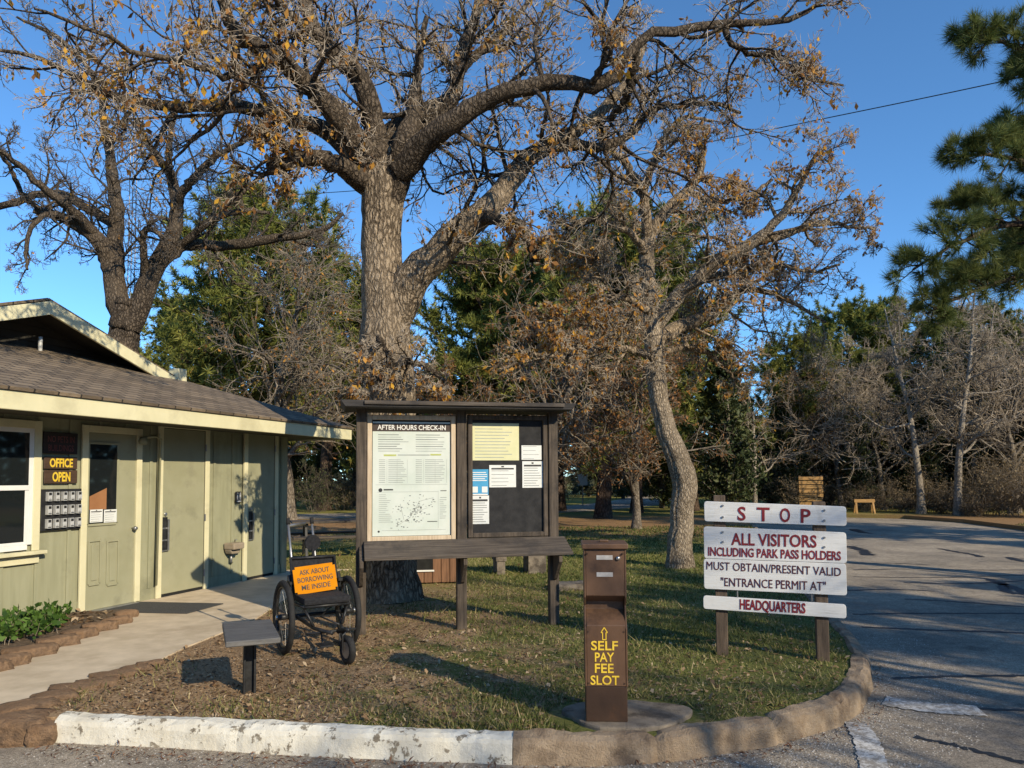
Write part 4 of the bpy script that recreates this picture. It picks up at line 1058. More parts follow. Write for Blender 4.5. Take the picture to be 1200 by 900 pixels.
for x in xs_:
    b = MB(); vs = [(-0.052, zsb - 0.05), (-0.29, zsf - 0.04), (-0.29, zsf - 0.1), (-0.1, zsf - 0.3), (-0.052, zsf - 0.32)]
    n = len(vs); b.add([(x - 0.02, y, z) for y, z in vs] + [(x + 0.02, y, z) for y, z in vs], [tuple(range(n)), tuple(range(2 * n - 1, n - 1, -1))] + [(i, (i + 1) % n, (i + 1) % n + n, i + n) for i in range(n)])
    b.build('shelf_bracket', M['kiosk'], K, bevel=0.003, seg=1)

kw = dict(frame=FK, plane=0.0, rz=RZK)
# big framed check-in poster
r_, w, h = wall_thing('check_in_poster', 436.5, 494.5, 527.5, 627.5, M['poster'], 'large after hours check-in poster with map in the pale wooden frame', 'poster', -0.006, 0.004, 0, **kw)
b = MB(); b.box(-w / 2, w / 2, -0.0062, -0.0045, h * 0.915, h * 0.985); b.build('header_band', M['brown_ink'], r_)
b = MB(); put_text(b, 'AFTER HOURS CHECK-IN', h * 0.06, 0, -0.0083, h * 0.95, bold=0.0012, width=w * 0.88); b.build('lettering', M['white_ink'], r_)
b = MB(); rg = random.Random(4); Y0, Y1 = -0.0056, -0.0042
def ln(x0, x1, z, t=0.0026, mi=0): b.box(w * x0, w * x1, Y0, Y1, h * z - h * t, h * z + h * t, mi)
for k in range(8):
    z = 0.885 - k * 0.0205
    if k == 0 or rg.random() < 0.9:
        ln(-0.43, -0.43 + rg.uniform(0.22, 0.4), z, mi=0 if rg.random() < 0.7 else 1); ln(0.05, 0.05 + rg.uniform(0.26, 0.4), z, mi=0 if rg.random() < 0.7 else 1)
b.box(-w * 0.36, -w * 0.2, Y0, Y1, h * 0.697, h * 0.712, 2); b.box(w * 0.24, w * 0.38, Y0, Y1, h * 0.703, h * 0.717, 2)
ln(-0.18, 0.23, 0.707)
for cx0, cx1 in ((-0.42, -0.06), (0.05, 0.45)):
    for k in range(13):
        z = 0.665 - k * 0.0165; ln(cx0, cx0 + 0.08, z, 0.0026, 1); ln(cx0 + 0.12, cx1 - rg.uniform(0, 0.1), z, 0.0026, 1)
    for xx in (cx0 + 0.1, (cx0 + cx1) / 2 + 0.05, cx1): b.box(w * xx, w * xx + 0.002, Y0, Y1, h * 0.46, h * 0.67, 1)
ln(-0.46, 0.46, 0.447, 0.0012, 1)
b.tube([(-w * 0.40, Y1, h * 0.40), (-w * 0.40, Y0, h * 0.40)], w * 0.025, 14, 3); ln(-0.36, -0.24, 0.403, 0.006, 3)
ln(-0.44, 0.34, 0.383, 0.0012, 1); b.box(w * 0.34, w * 0.343, Y0, Y1, h * 0.06, h * 0.39, 1); ln(0.37, 0.45, 0.39, 0.003, 3)
for k in range(15): ln(-0.42, -0.42 + rg.uniform(0.08, 0.17), 0.36 - k * 0.017, 0.002, 1)
for k in range(150):
    a = rg.gauss(0.0, 0.13); z = 0.2 + rg.gauss(0, 0.07) + a * 0.35; c = rg.uniform(0.004, 0.014)
    if abs(a) < 0.33 and 0.05 < z < 0.36: b.box(w * a, w * (a + c * 1.5), Y0, Y1, h * z, h * (z + c * 0.5), 0 if k % 3 else 3)
for (xa0, za0, xa1, za1) in ((-0.2, 0.08, -0.02, 0.16), (-0.02, 0.16, 0.1, 0.3), (0.0, 0.2, 0.2, 0.24), (-0.1, 0.14, -0.15, 0.28), (0.1, 0.3, 0.28, 0.33)):
    b.bar((w * xa0, (Y0 + Y1) / 2, h * za0), (w * xa1, (Y0 + Y1) / 2, h * za1), 0.0012, 0.004, 1, (1, 0, 0))
ln(0.2, 0.33, 0.12, 0.003, 3); ln(-0.38, 0.44, 0.048, 0.0015, 1); b.tube([(-w * 0.42, Y1, h * 0.04), (-w * 0.42, Y0, h * 0.04)], w * 0.014, 10, 3)
ln(0.37, 0.45, 0.33, 0.003, 1)
for k in range(10): ln(0.36, 0.36 + rg.uniform(0.04, 0.09), 0.31 - k * 0.018, 0.0026, 1)
b.build('print', [M['grey_ink'], M['pale_ink'], M['green_ink'], M['black_ink']], r_)
r_ = small_notice(552, 496, 608, 539.5, 'pale yellow notice, largest paper on the dark right-hand panel', -0.004, rows=11, head=False, mat='yellow_paper', body='pale_ink', **kw)
small_notice(611, 522, 634.5, 538.8, 'small white paper pinned at the right, just above the taller notice', -0.004, rows=4, head=False, **kw)
small_notice(612, 540.5, 636, 571.5, 'tall white notice with black heading on the right of the dark panel', -0.004, rows=8, **kw)
small_notice(573.3, 545, 604.5, 571, 'white landscape notice below the yellow one in the middle of the panel', -0.004, rows=5, **kw)
small_notice(552, 580.8, 573, 614, 'white notice with black heading directly below the blue flyer', -0.004, rows=9, **kw)
r_, w, h = wall_thing('blue_flyer', 552, 550, 572.3, 580.2, M['blue_ink'], 'bright blue flyer on the left of the dark panel', 'flyer', -0.004, 0.002, 0, **kw)
b = MB()
for z, a, c in ((0.88, -0.42, 0.36), (0.80, -0.40, 0.42), (0.72, -0.42, 0.42), (0.64, -0.4, 0.3), (0.57, -0.42, 0.4)): b.box(w * a, w * c, -0.0034, -0.0022, h * z - h * 0.02, h * z + h * 0.012)
for a in (-0.44, 0.12): b.box(w * a, w * (a + 0.32), -0.0034, -0.0022, h * 0.1, h * 0.33)
b.box(-w * 0.45, w * 0.45, -0.0034, -0.0022, h * 0.0, h * 0.05)
b.build('print', M['white_ink'], r_)

# ------------------------------------------------------------------ STOP sign
gl, gr = G(846, 768), G(965, 775)
RZS = math.atan2(gr.y - gl.y, gr.x - gl.x)
FS = Frame(gl, RZS)
S = empty('entrance_sign', gl, RZS, 'white board sign headed STOP on two brown posts at the road edge', 'sign')
zt0 = FS.L(846, 580.5)[1]
for px, zt2 in ((846, FS.L(846, 580.5)[1]), (964, FS.L(964, 588)[1])):
    x = FS.L(px, 740)[0]; b = MB(); b.box(x - 0.052, x + 0.052, 0.0, 0.09, -0.1, zt2); b.build('post', M['post_wood'], S, bevel=0.006, seg=1)
    
def sboard(pxl, pxr, ytl, ybl, ytr, ybr, extra=0):
    xl, zl1 = FS.L(pxl, ytl, -0.03); _, zl0 = FS.L(pxl, ybl, -0.03)
    xr, zr1 = FS.L(pxr, ytr, -0.03); _, zr0 = FS.L(pxr, ybr, -0.03)
    c = 0.022; hl = zl1 - zl0; hr = zr1 - zr0
    poly = [(xl + c, zl0), (xr - c, zr0), (xr - 0.006, zr0 + 0.006), (xr, zr0 + c), (xr, zr1 - c), (xr - 0.006, zr1 - 0.006), (xr - c, zr1), (xl + c, zl1), (xl + 0.006, zl1 - 0.006), (xl, zl1 - c), (xl, zl0 + c), (xl + 0.006, zl0 + 0.006)]
    bb = MB(); bb.prism(poly, -0.032, -0.001); o = bb.build('board', M['sign_white'], S, bevel=0.003, seg=1)
    return o, (xl, xr, (zl0 + zl1) / 2, (zr0 + zr1) / 2), (zl1 - zl0)
def stext(o, body, px0, px1, pyc0, pyc1, cap, mat, bold):
    xa_, z0 = FS.L(px0, pyc0, -0.033); xb_, z1 = FS.L(px1, pyc1, -0.033)
    bb = MB(); put_text(bb, body, cap / 0.69, (xa_ + xb_) / 2, -0.0343, (z0 + z1) / 2, bold=bold, width=math.hypot(xb_ - xa_, z1 - z0), rot=math.atan2(z1 - z0, xb_ - xa_))
    return bb.build('lettering', M[mat], o)
def bolts(o, lst):
    for px, py in lst:
        bb = MB(); x, z = FS.L(px, py, -0.033); bb.tube([(x, -0.031, z), (x, -0.042, z)], 0.010, 8)
        bb.build('bolt_head', M['steel_grey'], o)
k8 = 6.55 / F_PX
o, e, h = sboard(825, 991.5, 587.5, 611, 593.5, 616.5)
for ch, a, c in (('S', 864.5, 874), ('T', 887, 902), ('O', 914, 926), ('P', 938.5, 950)):
    yc = 602.3 + (a - 865) * 0.037
    stext(o, ch, a, c, yc - 0.6, yc - 0.2, 15.5 * k8, 'red_ink', 0.003)
bolts(o, [(847, 592.5), (847, 606), (966, 598), (966, 610)])
o, e, h = sboard(824.5, 991.5, 617, 654.3, 624, 660.2)
stext(o, 'ALL VISITORS', 857, 957, 631.5, 634.5, 13.5 * k8, 'red_ink', 0.0028)
stext(o, 'INCLUDING PARK PASS HOLDERS', 830, 985.5, 646, 651.5, 9.8 * k8, 'red_ink', 0.0022)
bolts(o, [(847, 623.5), (847, 635), (966, 630), (966, 641)])
o, e, h = sboard(824.5, 991.5, 654.7, 690, 660.6, 698)
stext(o, 'MUST OBTAIN/PRESENT VALID', 828, 985.5, 662.5, 670.3, 9.4 * k8, 'maroon_ink', 0.0)
stext(o, '"ENTRANCE PERMIT AT"', 845, 968, 681.5, 687, 9.8 * k8, 'maroon_ink', 0.0)
o, e, h = sboard(824, 991.5, 698, 713.5, 708.5, 725)
stext(o, 'HEADQUARTERS', 867, 944, 709, 714, 11 * k8, 'red_ink', 0.0032)
b = MB()
for px in (864, 951):
    x, z = FS.L(px, 692, -0.02); b.tube([(x, -0.016, z + 0.02), (x, -0.016, z - 0.09)], 0.006, 6)
b.build('hanger_hooks', M['steel_grey'], S)

# ------------------------------------------------------------------ fee post on its pad
gp_ = G(713, 846, 0.03)
padc = G(735, 842)
pts = []
rg = random.Random(5)
for i in range(40):
    a = 2 * math.pi * i / 40
    q_ = 1 + 0.07 * math.sin(3 * a + 0.6) + 0.04 * math.sin(5 * a) + rg.uniform(-0.025, 0.025)
    pts.append((padc.x + math.cos(a) * 0.42 * q_, padc.y + math.sin(a) * 0.30 * q_ + 0.04))
b = MB(); b.slab(pts, -0.1, 0.03); tag(b.build('concrete_pad', M['pad'], bevel=0.014, seg=2), 'rounded concrete pad under the brown fee post', 'concrete pad')
RZF = R(-4)
FF = Frame((gp_.x, gp_.y + 0.13, 0.03), RZF)
FP = empty('fee_post', FF.o, RZF, 'brown steel self pay fee slot post with yellow lettering', 'fee post')
W2 = 0.137
zz = lambda py: FF.L(712, py, -0.135)[1] - 0.03
z_seam, z_led, z_head, z_top = zz(799), zz(722), zz(693), zz(638)
b = MB(); b.box(-W2 + 0.004, W2 - 0.004, -0.13, 0.13, 0, z_seam); b.build('base', M['rust_dark'], FP, bevel=0.006, seg=2)
def profile(mb, poly, x0, x1, mi=0):
    n = len(poly); mb.add([(x0, y, z) for y, z in poly] + [(x1, y, z) for y, z in poly], [tuple(range(n)), tuple(range(2 * n - 1, n - 1, -1))] + [(i, (i + 1) % n, (i + 1) % n + n, i + n) for i in range(n)], mi)
b = MB(); profile(b, [(-0.137, z_seam + 0.001), (0.13, z_seam + 0.001), (0.13, z_top), (-0.125, z_top), (-0.125, z_head), (-0.02, z_head - 0.05), (-0.02, z_led + 0.06), (-0.137, z_led - 0.03)], -W2 + 0.012, W2 - 0.012)
b.build('body', M['rust'], FP, bevel=0.003, seg=1)
for s in (-1, 1):
    b = MB(); xx = s * (W2 - 0.006); profile(b, [(-0.141, z_seam + 0.001), (0.13, z_seam + 0.001), (0.13, z_top), (-0.127, z_top), (-0.127, z_head - 0.01), (-0.07, z_head - 0.07), (-0.08, z_led + 0.03), (-0.141, z_led - 0.05)], xx - 0.0055, xx + 0.0055)
    b.build('side_plate', M['rust'], FP, bevel=0.002, seg=1)
b = MB(); b.box(-W2 - 0.012, W2 + 0.012, -0.15, 0.145, z_top + 0.001, z_top + 0.035); b.box(-0.03, 0.03, -0.02, 0.02, z_top + 0.0355, z_top + 0.05); b.build('lid', M['rust'], FP, bevel=0.006, seg=2)
b = MB()
for py in (648, 668): b.box(-0.055, 0.05, -0.1275, -0.1255, zz(py + 2.6), zz(py - 2.6))
b.build('label_strips', M['label_grey'], FP)
b = MB(); b.tube([(0.085, -0.125, z_top - 0.06), (0.085, -0.136, z_top - 0.06)], 0.014, 14); b.build('lock', M['chrome'], FP, True)
b = MB()
for sx_ in (-0.115, 0.115):
    for zq in (z_seam + 0.02, z_led - 0.07, z_top - 0.03):
        b.tube([(sx_, -0.12, zq), (sx_, -0.1405, zq)], 0.006, 8)
b.build('screws', M['rust_dark'], FP)
b = MB()
for tx, py, x0, x1 in (('SELF', 751, 692.5, 724), ('PAY', 764.5, 697, 719.5), ('FEE', 777.5, 697, 719), ('SLOT', 791.5, 692, 725.5)):
    put_text(b, tx, 0.082, FF.L((x0 + x1) / 2, py, -0.137)[0] , -0.1388, zz(py), bold=0.0012, width=(x1 - x0) * 4.75 / F_PX)
ax = FF.L(708, 737, -0.137)[0]; az = zz(744)
o2 = [(-0.011, 0), (0.011, 0), (0.011, 0.045), (0.021, 0.045), (0, 0.078), (-0.021, 0.045), (-0.011, 0.045)]
for p, q in zip(o2, o2[1:] + o2[:1]): b.bar((ax + p[0], -0.1385, az + p[1]), (ax + q[0], -0.1385, az + q[1]), 0.003, 0.0055, 0, (p[1] - q[1], 0, q[0] - p[0]))
b.build('lettering', M['yellow_ink'], FP)

# ------------------------------------------------------------------ low pedestal table
tb = G(292, 811)
TB = empty('pedestal_table', tb, R(23), 'low single-post table with a grey weathered top beside the walkway', 'table')
b = MB(); b.box(-0.185, 0.185, -0.39, 0.38, 0.425, 0.465); b.build('top', M['slate'], TB, bevel=0.006, seg=1)
b = MB(); b.box(-0.045, -0.028, -0.05, 0.05, -0.1, 0.42); b.box(0.028, 0.045, -0.05, 0.05, -0.1, 0.42); b.box(-0.0275, 0.0275, -0.012, 0.012, -0.1, 0.42); b.build('post', M['black'], TB, bevel=0.002, seg=1)
b = MB(); b.box(-0.1, 0.1, -0.2, 0.2, 0.4205, 0.4245); b.build('mounting_plate', M['black'], TB)

# ------------------------------------------------------------------ all-terrain wheelchair
wc = Vector((-1.85, 7.03, 0))
hd = math.radians(31)
WC = empty('wheelchair', wc, hd, 'black three-wheeled all-terrain wheelchair with push levers parked by the notice board', 'wheelchair')
# local: front is -y
RW = 0.335
for s in (-1, 1):
    x = s * 0.305
    wh = empty('wheel', (x, 0, RW), 0); wh.parent = WC
    b = MB(); b.ring((0, 0, 0), (1, 0, 0), RW - 0.03, 0.03, 40, 10, ry=0.9); b.build('tyre', M['rubber'], wh, True)
    b = MB(); b.ring((0, 0, 0), (1, 0, 0), RW - 0.065, 0.011, 40, 6, ry=1.3); b.build('rim', M['black'], wh, True)
    b = MB()
    for k in range(24):
        a = 2 * math.pi * k / 24; o_ = 0.025 if k % 2 else -0.025
        b.tube([(o_, 0.03 * math.cos(a + 0.9), 0.03 * math.sin(a + 0.9)), (0, (RW - 0.07) * math.cos(a), (RW - 0.07) * math.sin(a))], 0.0011, 4, cap=False)
    b.build('spokes', M['spoke'], wh)
    b = MB(); b.tube([(-0.05, 0, 0), (0.05, 0, 0)], 0.028, 14); b.build('hub', M['black'], wh, True)
    b = MB(); b.tube([(s * 0.05, 0, 0.0), (s * 0.07, 0, 0.0)], 0.02, 10); b.build('axle_cap', M['chrome'], wh, True)
b = MB()
b.tube([(-0.27, 0, RW), (0.27, 0, RW)], 0.018, 10)
for s in (-1, 1):
    b.tube([(s * 0.22, 0.10, RW + 0.03), (s * 0.22, -0.05, 0.46), (s * 0.21, -0.33, 0.46)], 0.014, 8)
    b.tube([(s * 0.22, 0.1, RW), (s * 0.21, 0.02, 0.50), (s * 0.21, 0.14, 0.85)], 0.014, 8)
    b.tube([(s * 0.19, -0.02, 0.33), (s * 0.12, -0.35, 0.27), (s * 0.05, -0.64, 0.27)], 0.017, 8)
    b.tube([(s * 0.2, -0.3, 0.45), (s * 0.13, -0.36, 0.29)], 0.013, 8)
b.tube([(-0.21, 0.14, 0.85), (0.21, 0.14, 0.85)], 0.014, 8); b.tube([(-0.21, -0.33, 0.46), (0.21, -0.33, 0.46)], 0.014, 8)
b.tube([(0.02, -0.58, 0.27), (0.07, -0.68, 0.295), (0.07, -0.72, 0.295)], 0.02, 8)
b.tube([(-0.22, -0.46, 0.25), (0.22, -0.46, 0.25)], 0.012, 8)
b.build('frame', M['black'], WC, True)
b = MB(); b.box(-0.215, 0.215, -0.36, 0.03, 0.475, 0.54); b.build('seat', M['fabric'], WC, bevel=0.022)
b = MB(); M4 = Matrix.Translation((0, 0.075, 0.55)) @ Matrix.Rotation(R(-15), 4, 'X'); b.box(-0.205, 0.205, 0.0, 0.035, 0.0, 0.31, 0, M4); b.build('backrest', M['fabric'], WC, bevel=0.012)
for s in (-1, 1):
    b = MB(); b.tube([(s * 0.245, 0.05, 0.34), (s * 0.24, 0.06, 0.62)], 0.013, 8); b.tube([(s * 0.24, 0.06, 0.62), (s * 0.235, 0.09, 0.70)], 0.017, 8); b.box(s * 0.23 - 0.02, s * 0.23 + 0.02, 0.0, 0.12, 0.625, 0.65); b.build('armrest', M['black'], WC)
for s, dx in ((-1, 0.0), (1, 0.0)):
    b = MB(); x = s * 0.115 - 0.06; b.tube([(x + 0.01, 0.17, 0.55), (x - 0.01, 0.33, 1.16)], 0.012, 8, 0); b.tube([(x - 0.01, 0.33, 1.16), (x - 0.012, 0.345, 1.22)], 0.019, 10, 1)
    b.build('push_lever', [M['chrome'] if False else M['steel_grey'], M['rubber']], WC, True)
b = MB(); b.tube([(0.02, 0.2, 0.98), (0.02, 0.235, 0.985)], 0.075, 20); b.tube([(0.02, 0.22, 0.98), (0.02, 0.18, 0.80)], 0.012, 8); b.build('headrest', M['fabric'], WC)
fwh = empty('front_wheel', (0.07, -0.70, 0.125), 0); fwh.parent = WC
b = MB(); b.ring((0, 0, 0), (1, 0.12, 0), 0.095, 0.03, 30, 10); b.build('tyre', M['rubber'], fwh, True)
b = MB(); b.tube([(-0.022, -0.003, 0), (0.022, 0.003, 0)], 0.07, 20); b.build('hub', M['steel_grey'], fwh)
b = MB()
for s in (-1, 1): b.tube([(s * 0.045, 0, 0), (s * 0.045, 0.0, 0.13), (0, 0.0, 0.165)], 0.008, 6)
b.build('fork', M['black'], fwh)
b = MB(); b.box(-0.14, -0.02, -0.60, -0.44, 0.145, 0.16); b.box(0.02, 0.14, -0.60, -0.44, 0.145, 0.16)
for s in (-1, 1): b.tube([(s * 0.08, -0.46, 0.155), (s * 0.08, -0.42, 0.26)], 0.009, 6)
b.build('footrest', M['black'], WC, bevel=0.003, seg=1)
b = MB(); b.ring((0.255, 0, RW), (1, 0, 0), 0.07, 0.006, 24, 6); b.tube([(0.262, -0.05, RW + 0.02), (0.255, -0.03, 0.60)], 0.009, 6); b.tube([(0.1, -0.1, 0.4), (-0.05, -0.3, 0.36), (0.06, -0.5, 0.31)], 0.008, 6); b.build('drive_chain', M['black'], WC, True)
# orange sign propped against the backrest
FW = Frame(wc, hd)
sg = empty('orange_sign', FW.W(-0.015, -0.06, 0.545), hd, 'orange ask about borrowing sign propped on the wheelchair seat', 'sign')
sg.rotation_euler = (R(-14), R(-4), hd)
b = MB(); b.box(-0.2, 0.2, -0.006, 0.0, 0.0, 0.255); o = b.build('board', M['orange'], sg)
bm = bmesh.new(); bm.from_mesh(o.data); bmesh.ops.bevel(bm, geom=[e for e in bm.edges if abs((e.verts[0].co - e.verts[1].co).y) > 0.004], offset=0.022, segments=4, affect='EDGES'); bm.to_mesh(o.data); bm.free()
b = MB()
for tx, z, w in (('ASK ABOUT', 0.198, 0.28), ('BORROWING', 0.128, 0.33), ('ME INSIDE', 0.058, 0.27)): put_text(b, tx, 0.066, 0, -0.0085, z, bold=0.0003, width=w)
b.build('lettering', M['black_ink'], sg)

# ------------------------------------------------------------------ things behind the notice board
def picnic_table(loc, rz, label, top, legs, name='picnic_table'):
    r_ = empty(name, loc, rz, label, 'picnic table')
    b = MB()
    for k in range(4): b.box(-0.9, 0.9, -0.36 + k * 0.182, -0.36 + k * 0.182 + 0.172, 0.70, 0.745)
    b.build('tabletop', M[top], r_, bevel=0.004, seg=1)
    for s in (-1, 1):
        b = MB()
        for k in range(2): b.box(-0.9, 0.9, s * 0.66 - 0.13 + k * 0.135, s * 0.66 - 0.005 + k * 0.135, 0.42, 0.46)
        b.build('bench', M[top], r_, bevel=0.004, seg=1)
    for s in (-1, 1):
        b = MB(); x = s * 0.62
        b.box(x - 0.04, x + 0.04, -0.28, 0.28, 0.64, 0.699); b.box(x - 0.04, x + 0.04, -0.75, 0.75, 0.36, 0.419)
        b.bar((x, -0.45, 0.0), (x, -0.2, 0.65), 0.075, 0.05, 0, (1, 0, 0)); b.bar((x, 0.45, 0.0), (x, 0.2, 0.65), 0.075, 0.05, 0, (1, 0, 0))
        b.build('leg', M[legs], r_, bevel=0.003, seg=1)
    return r_
t1 = P(394, 560, 15.5); picnic_table((t1.x, 15.5, 0), R(20), 'dark picnic table on the lawn behind the wheelchair', 'kiosk_flat', 'black')
t2 = P(612, 560, 12.6); r_ = empty('park_bench', (t2.x, 12.6, 0), R(12), 'dark slab bench on grey concrete ends seen below the notice board shelf', 'bench')
b = MB(); b.box(-0.62, 0.45, -0.24, 0.24, 0.36, 0.44); b.build('seat', M['kiosk_flat'], r_, bevel=0.01); 
b = MB(); b.box(-0.5, -0.32, -0.2, 0.2, 0.22, 0.359); b.box(-0.48, -0.34, -0.18, 0.18, -0.02, 0.219); b.build('leg', M['pad'], r_, bevel=0.008)
b = MB(); b.box(0.05, 0.36, -0.2, 0.2, -0.02, 0.359); b.build('leg', M['pad'], r_, bevel=0.008)
t3 = P(511, 560, 11.6); r_ = empty('wooden_planter', (t3.x, 11.6, 0), R(8), 'red-brown plank box beside the oak trunk, seen under the notice board shelf', 'planter box')
b = MB()
for k in range(5): b.box(-0.32 + k * 0.13, -0.32 + k * 0.13 + 0.122, -0.28, -0.25, 0.02, 0.52)
for k in range(5): b.box(-0.32 + k * 0.13, -0.32 + k * 0.13 + 0.122, 0.25, 0.28, 0.02, 0.52)
b.box(-0.33, -0.3, -0.249, 0.249, 0.02, 0.5); b.box(0.29, 0.32, -0.249, 0.249, 0.02, 0.5)
b.build('planks', M['plank'], r_, bevel=0.004, seg=1)
b = MB(); b.box(-0.33, -0.06, -0.296, -0.281, 0.22, 0.5); b.build('opening', M['dark_gap'], r_)
b = MB(); b.box(-0.35, -0.04, -0.305, -0.297, 0.19, 0.215); b.build('ledge', M['white'], r_)
b = MB(); b.box(-0.36, 0.36, -0.32, 0.32, 0.521, 0.56); b.build('lid', M['kiosk_flat'], r_, bevel=0.005, seg=1)

# road sign far across the lawn, slatted board, saw-horse barrier
q = P(683, 592, 42)
r_ = empty('road_sign', (q.x, 42, 0), 0, 'small pale sign on a thin grey post far beyond the lawn', 'road sign')
b = MB(); b.box(-0.03, 0.03, -0.02, 0.02, -0.1, 1.75); b.build('post', M['steel_grey'], r_, bevel=0.004, seg=1)
b = MB(); b.box(-0.27, 0.27, -0.035, -0.0205, 1.15, 1.78); b.build('plate', M['white'], r_, bevel=0.006, seg=1)
q = P(953, 600, 33)
r_ = empty('slatted_board', (q.x, 33.2, 0), R(-8), 'tall orange-brown board of horizontal slats standing behind the STOP sign', 'slatted board')
for s in (-1, 1):
    b = MB(); b.box(s * 0.46 - 0.05, s * 0.46 + 0.05, 0.0, 0.09, -0.1, 1.62); b.build('post', M['post_wood'], r_)
b = MB()
for k in range(7): b.box(-0.52, 0.52 - (0.05 if k % 3 == 1 else 0), -0.04, -0.001, 0.28 + k * 0.19, 0.28 + k * 0.19 + 0.15)
b.build('slats', M['orange_wood'], r_, bevel=0.006, seg=1)
q = P(1016, 606, 31.4)
r_ = empty('wooden_barrier', (q.x, 31.6, 0), R(-6), 'small open wooden trestle barrier at the far edge of the road', 'barrier')
b = MB(); b.box(-0.42, 0.42, -0.04, 0.0, 0.46, 0.60); b.build('top_board', M['orange_wood'], r_, bevel=0.005, seg=1)
for s in (-1, 1):
    b = MB(); b.bar((s * 0.36, -0.16, -0.05), (s * 0.34, -0.005, 0.5), 0.07, 0.05); b.bar((s * 0.36, 0.2, -0.05), (s * 0.34, 0.03, 0.5), 0.07, 0.05); b.build('leg', M['orange_wood'], r_)
# thin radio mast behind the roof, overhead cable
q = P(152, 400, 19)
r_ = empty('radio_mast', (q.x, 19, 0), 0, 'thin grey radio mast rising behind the office roof', 'mast')
for k in range(3):
    a = 2 * math.pi * k / 3; b = MB(); b.tube([(0.09 * math.cos(a), 0.09 * math.sin(a), -0.1), (0.09 * math.cos(a), 0.09 * math.sin(a), 11.2)], 0.013, 6); b.build('leg', M['steel_grey'], r_)
b = MB()
for k in range(44):
    z = 0.1 + k * 0.25; a = 2 * math.pi * (k % 3) / 3; a2 = a + 2 * math.pi / 3
    b.tube([(0.09 * math.cos(a), 0.09 * math.sin(a), z), (0.09 * math.cos(a2), 0.09 * math.sin(a2), z + 0.25)], 0.006, 4)
b.tube([(0, 0, 11.1), (0, 0, 12.6)], 0.012, 6)
b.build('lattice', M['steel_grey'], r_)
def cable(sts, lab, rad):
    pts = catmull([tuple(P(x, y, Y)) for x, y, Y in sts], 60); b = MB(); b.tube([tuple(p) for p in pts], rad, 6)
    return tag(b.build('overhead_cable', M['cable']), lab, 'cable')
cable([(1330, 60, 14), (1167, 97, 15.5), (985, 135, 17.5), (800, 172, 20), (600, 204, 22.5), (380, 226, 25), (120, 236, 29)], 'thin black overhead cable sagging across the sky from the right-hand pine', 0.012)
